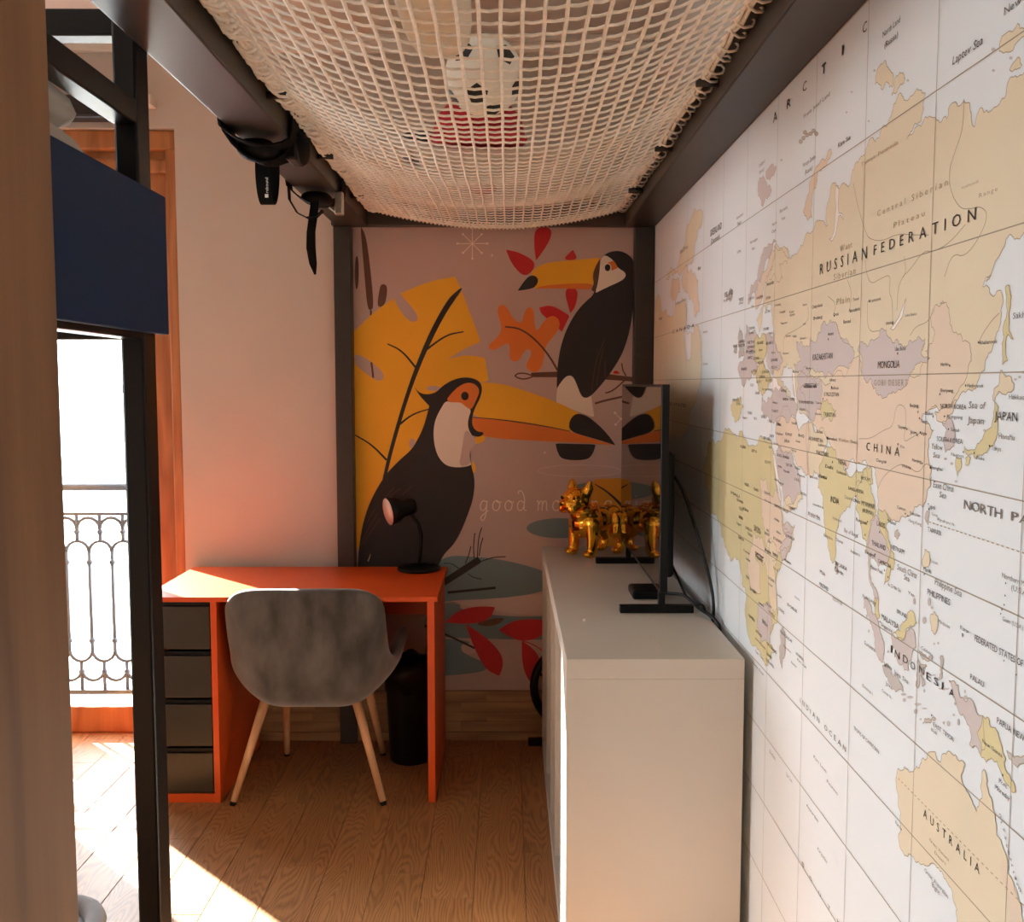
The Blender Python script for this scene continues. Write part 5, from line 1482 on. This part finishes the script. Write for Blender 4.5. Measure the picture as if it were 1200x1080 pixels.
for t, x, y, xr, s, ink, gp in (('INDIAN OCEAN', 274, 152, 468, 24, 'm', .5), ('TROPIC OF CAPRICORN', 496, 262, 602, 17, 'm', .1), ('AUSTRALIA', 783, 622, 1024, 42, 'd', .55), ('PAPUA NEW', 1087, 236, 1204, 30, 'd', .07), ('GUINEA', 1214, 332, 1290, 30, 'd', .07), ('EAST TIMOR', 824, 248, 910, 20, 'd', .07), ('Port', 1096, 482, 1130, 22, 'd', .07), ('Moresby', 1079, 508, 1142, 22, 'd', .07),
                                ('New Guinea', 1027, 318, 1112, 20, 'm', .07), ('Perth', 667, 652, 692, 16, 'm', .07), ('Great Australian', 788, 850, 888, 20, 'm', .07), ('Bight', 818, 910, 852, 22, 'm', .07), ('Great Victoria', 808, 722, 892, 14, 'f', .07), ('Desert', 830, 775, 878, 14, 'f', .07), ('Bali', 816, 268, 838, 14, 'm', .07), ('Port Louis', 330, 380, 384, 15, 'm', .1), ('Reunion', 384, 480, 430, 14, 'm', .1), ('Amsterdam', 300, 580, 350, 15, 'm', .1),
                                ('Kerguelen', 346, 760, 386, 15, 'm', .1), ('Cape Town', 216, 450, 242, 15, 'm', .1), ('Durban', 148, 358, 172, 15, 'm', .1), ('Christmas I.', 530, 85, 576, 14, 'm', .1), ('Cocos Is.', 612, 105, 652, 14, 'm', .1)):
    words(t, Dz, x, y, xr, s, ink, 0, gp)
for c, x, y in zip('SOUTH', (280, 312, 350, 388, 428), (822, 880, 944, 1000, 1060)):
    words(c, Dz, x, y, x + 10, 20, 'm')
pth = [(1096, 622), (1104, 650), (1112, 680), (1118, 712), (1124, 745), (1132, 775), (1140, 800), (1148, 828), (1154, 856), (1160, 880), (1168, 905), (1176, 922), (1182, 935)]
for c, p in zip('GreatBarrierReef'[:13], pth):
    words(c, Dz, p[0], p[1], p[0] + 9, 18, 'm')
for x, y in ((692, 676), (818, 204), (1112, 452)):
    dot(Dz, x, y, 4)
for t, x, y, xr in (('FINLAND', 231, 92, 280), ('NORWAY', 104, 192, 146), ('SWEDEN', 157, 187, 202), ('ESTONIA', 226, 188, 258), ('LATVIA', 218, 284, 255), ('LITHUANIA', 204, 406, 245), ('BELARUS', 226, 504, 275), ('POLAND', 163, 502, 207), ('UKRAINE', 260, 622, 307), ('DENMARK', 105, 400, 146), ('GERMANY', 94, 532, 148), ('CZECH', 104, 568, 150),
                    ('SLOVAKIA', 136, 610, 178), ('ROMANIA', 199, 704, 247), ('MOLDOVA', 262, 672, 305), ('HUNGARY', 168, 638, 208), ('BULGARIA', 224, 760, 264), ('TURKEY', 266, 976, 312), ('GEORGIA', 330, 834, 371), ('ARMENIA', 344, 894, 384), ('AZER.', 392, 894, 426), ('Moscow', 330, 362, 374), ('Kazan', 392, 282, 422), ('Gorki', 392, 304, 428), ('Perm', 486, 232, 512), ('Ufa', 486, 366, 506),
                    ('Samara', 465, 468, 506), ('Saratov', 366, 450, 400), ('Volga', 412, 452, 440), ('Rostov', 346, 572, 386), ('Kiev', 266, 566, 292), ('Minsk', 250, 430, 272), ('UNITED', 36, 492, 74), ('KINGDOM', 34, 520, 76), ('IRELAND', -6, 524, 22), ('NETH.', 95, 498, 145), ('BELGIUM', 86, 560, 132), ('AUSTRIA', 120, 700, 160), ('FRANCE', 52, 684, 90), ('SWITZ.', 96, 606, 130), ('SPAIN', 18, 926, 44), ('PORTUGAL', -10, 900, 40),
                    ('ITALY', 116, 796, 140), ('CROATIA', 155, 772, 186), ('SERBIA', 180, 738, 220), ('ALBANIA', 150, 850, 180), ('GREECE', 190, 1016, 230), ('Istanbul', 200, 822, 266), ('Ankara', 272, 916, 308), ('TURKMENISTAN', 455, 914, 560), ('UZBEKISTAN', 490, 806, 578), ('Baku', 416, 700, 454), ('Aral Sea', 505, 676, 540), ('St Petersburg', 286, 236, 330), ('Vologda', 320, 284, 360), ('TUNISIA', 96, 990, 128), ('Algiers', 60, 1020, 92), ('MALTA', 140, 1030, 162), ('CYPRUS', 238, 1048, 266), ('SYRIA', 300, 1070, 332), ('Tashkent', 575, 918, 620), ('Tehran', 404, 1060, 440), ('Ashgabat', 462, 960, 502), ('Dushanbe', 570, 994, 614), ('Copenhagen', 105, 430, 142), ('Warsaw', 175, 548, 200), ('Shetland', 34, 190, 68), ('Orkney', 36, 222, 66), ('Bergen', 124, 240, 140)):
    words(t, J, x, y, xr, 21 if t.isupper() else 17, 'd')
for t, x, y, xr in (('IRAQ', 454, 188, 494), ('SYRIA', 298, 110, 332), ('JORDAN', 354, 226, 390), ('KUWAIT', 362, 178, 410), ('SAUDI ARABIA', 298, 324, 390), ('Riyadh', 350, 434, 390), ('Dubai', 428, 414, 462), ('QATAR', 366, 392, 410), ('Medina', 310, 402, 336), ('Mecca', 312, 516, 348), ('U.A.E.', 424, 494, 462), ('Muscat', 446, 462, 500), ('EGYPT', 219, 374, 260), ('Cairo', 245, 268, 266), ('LIBYA', 124, 294, 162), ('ALGERIA', 44, 264, 84), ('SUDAN', 214, 588, 254), ('Khartoum', 216, 640, 260), ('CHAD', 138, 564, 172), ('NIGER', 76, 530, 106),
                    ('ERITREA', 286, 680, 336), ('YEMEN', 384, 692, 427), ('OMAN', 468, 594, 510), ('DJIBOUTI', 340, 706, 384), ('ETHIOPIA', 278, 910, 338), ('SOMALIA', 364, 888, 428), ('Mogadishu', 356, 1062, 400), ('KENYA', 272, 1024, 308), ('UGANDA', 218, 988, 258), ('NIGERIA', 60, 700, 104), ('CAMEROON', 80, 834, 128), ('CENTRAL', 140, 828, 188), ('AFRICAN REP.', 140, 850, 192), ('CONGO', 96, 876, 128), ('GABON', 30, 900, 70), ('MALI', -20, 590, 40), ('GHANA', 20, 640, 66), ('TOGO', 36, 700, 66), ('DEM. REP.', 150, 1016, 208), ('CONGO', 160, 1046, 206), ('ISRAEL', 208, 206, 258), ('LEBANON', 250, 190, 280), ('Amman', 280, 240, 312), ('Baghdad', 300, 172, 344), ('Kuwait', 436, 226, 466), ('Shiraz', 404, 290, 440), ('Karachi', 536, 476, 590), ('Mumbai', 592, 474, 652), ('Aden', 284, 494, 314), ('Yaounde', 66, 990, 110), ('RWANDA', 228, 852, 246), ('BURUNDI', 216, 872, 248), ('BENIN', 36, 760, 64), ('Lagos', 20, 800, 50), ('Addis', 284, 772, 320), ('Ababa', 300, 862, 328), ('Juba', 238, 926, 262), ('IRAN', 430, 104, 440), ('Laccadive Is.', 556, 668, 632), ('Arabian Sea', 520, 728, 604)):
    words(t, K, x, y, xr, 22 if t.isupper() else 18, 'm' if t == 'Arabian Sea' else 'd')
for t, x, y, xr in (('TANZANIA', 236, 222, 284), ('Dodoma', 244, 268, 272), ('Zanzibar', 300, 340, 336), ('MADAGASCAR', 324, 604, 410), ('Antananarivo', 346, 700, 402), ('SEYCHELLES', 374, 414, 444), ('Victoria', 426, 358, 462), ('COMOROS', 312, 444, 354), ('MAURITIUS', 436, 760, 490), ('Port Louis', 446, 800, 510), ('Reunion', 404, 820, 440), ('MALAWI', 226, 408, 266), ('MOZAMBIQUE', 244, 466, 288), ('ZAMBIA', 112, 302, 156), ('ANGOLA', 84, 216, 108), ('NAMIBIA', 104, 492, 148), ('BOTSWANA', 154, 600, 198), ('ZIMBABWE', 198, 536, 238),
                    ('SWAZILAND', 232, 690, 302), ('LESOTHO', 228, 758, 264), ('SOUTH AFRICA', 224, 800, 282), ('Harare', 200, 520, 226), ('Lusaka', 176, 400, 210), ('Kigali', 218, 30, 262), ('Nairobi', 272, 50, 308), ('Mombasa', 358, 100, 404), ('Kinshasa', 150, 46, 210), ('Brazzaville', 152, 70, 206), ('Luanda', 84, 88, 116), ('Cape Town', 150, 740, 206), ('Johannesburg', 150, 650, 190), ('Pretoria', 196, 700, 222), ('Atlantic Ocean', 130, 820, 210), ('Dar es', 278, 156, 310)):
    words(t, L_, x, y, xr, 22 if t.isupper() else 18, 'd')
INK['d'].build('lettering', 'ink_dark', wm, kind='stuff')
INK['m'].build('lettering', 'ink_mid', wm, kind='stuff')
INK['f'].build('lettering', 'ink_faint', wm, kind='stuff')

# print on the strap loop
lg = MB()
xo = 0.0
FY, FX, FZ = 2.6205, -.627, 2.012
for c in 'rebound':
    vs, fs, a, b = glyph(c)
    n = len(lg.v)
    for (gx, gy) in vs:
        lg.v.append(Vector((FX - gy * .011, FY, FZ + (gx - a + xo) * .0125)))      # reads upwards
    lg.f += [[n + i for i in q] for q in fs]
    xo += b - a + .06
n = len(lg.v)
lg.v += [Vector((FX - .009, FY, FZ - .012)), Vector((FX, FY, FZ - .012)), Vector((FX, FY, FZ - .003)), Vector((FX - .009, FY, FZ - .003))]
lg.f.append([n, n + 1, n + 2, n + 3])
lg.build('strap_print', 'white_paint', s1)
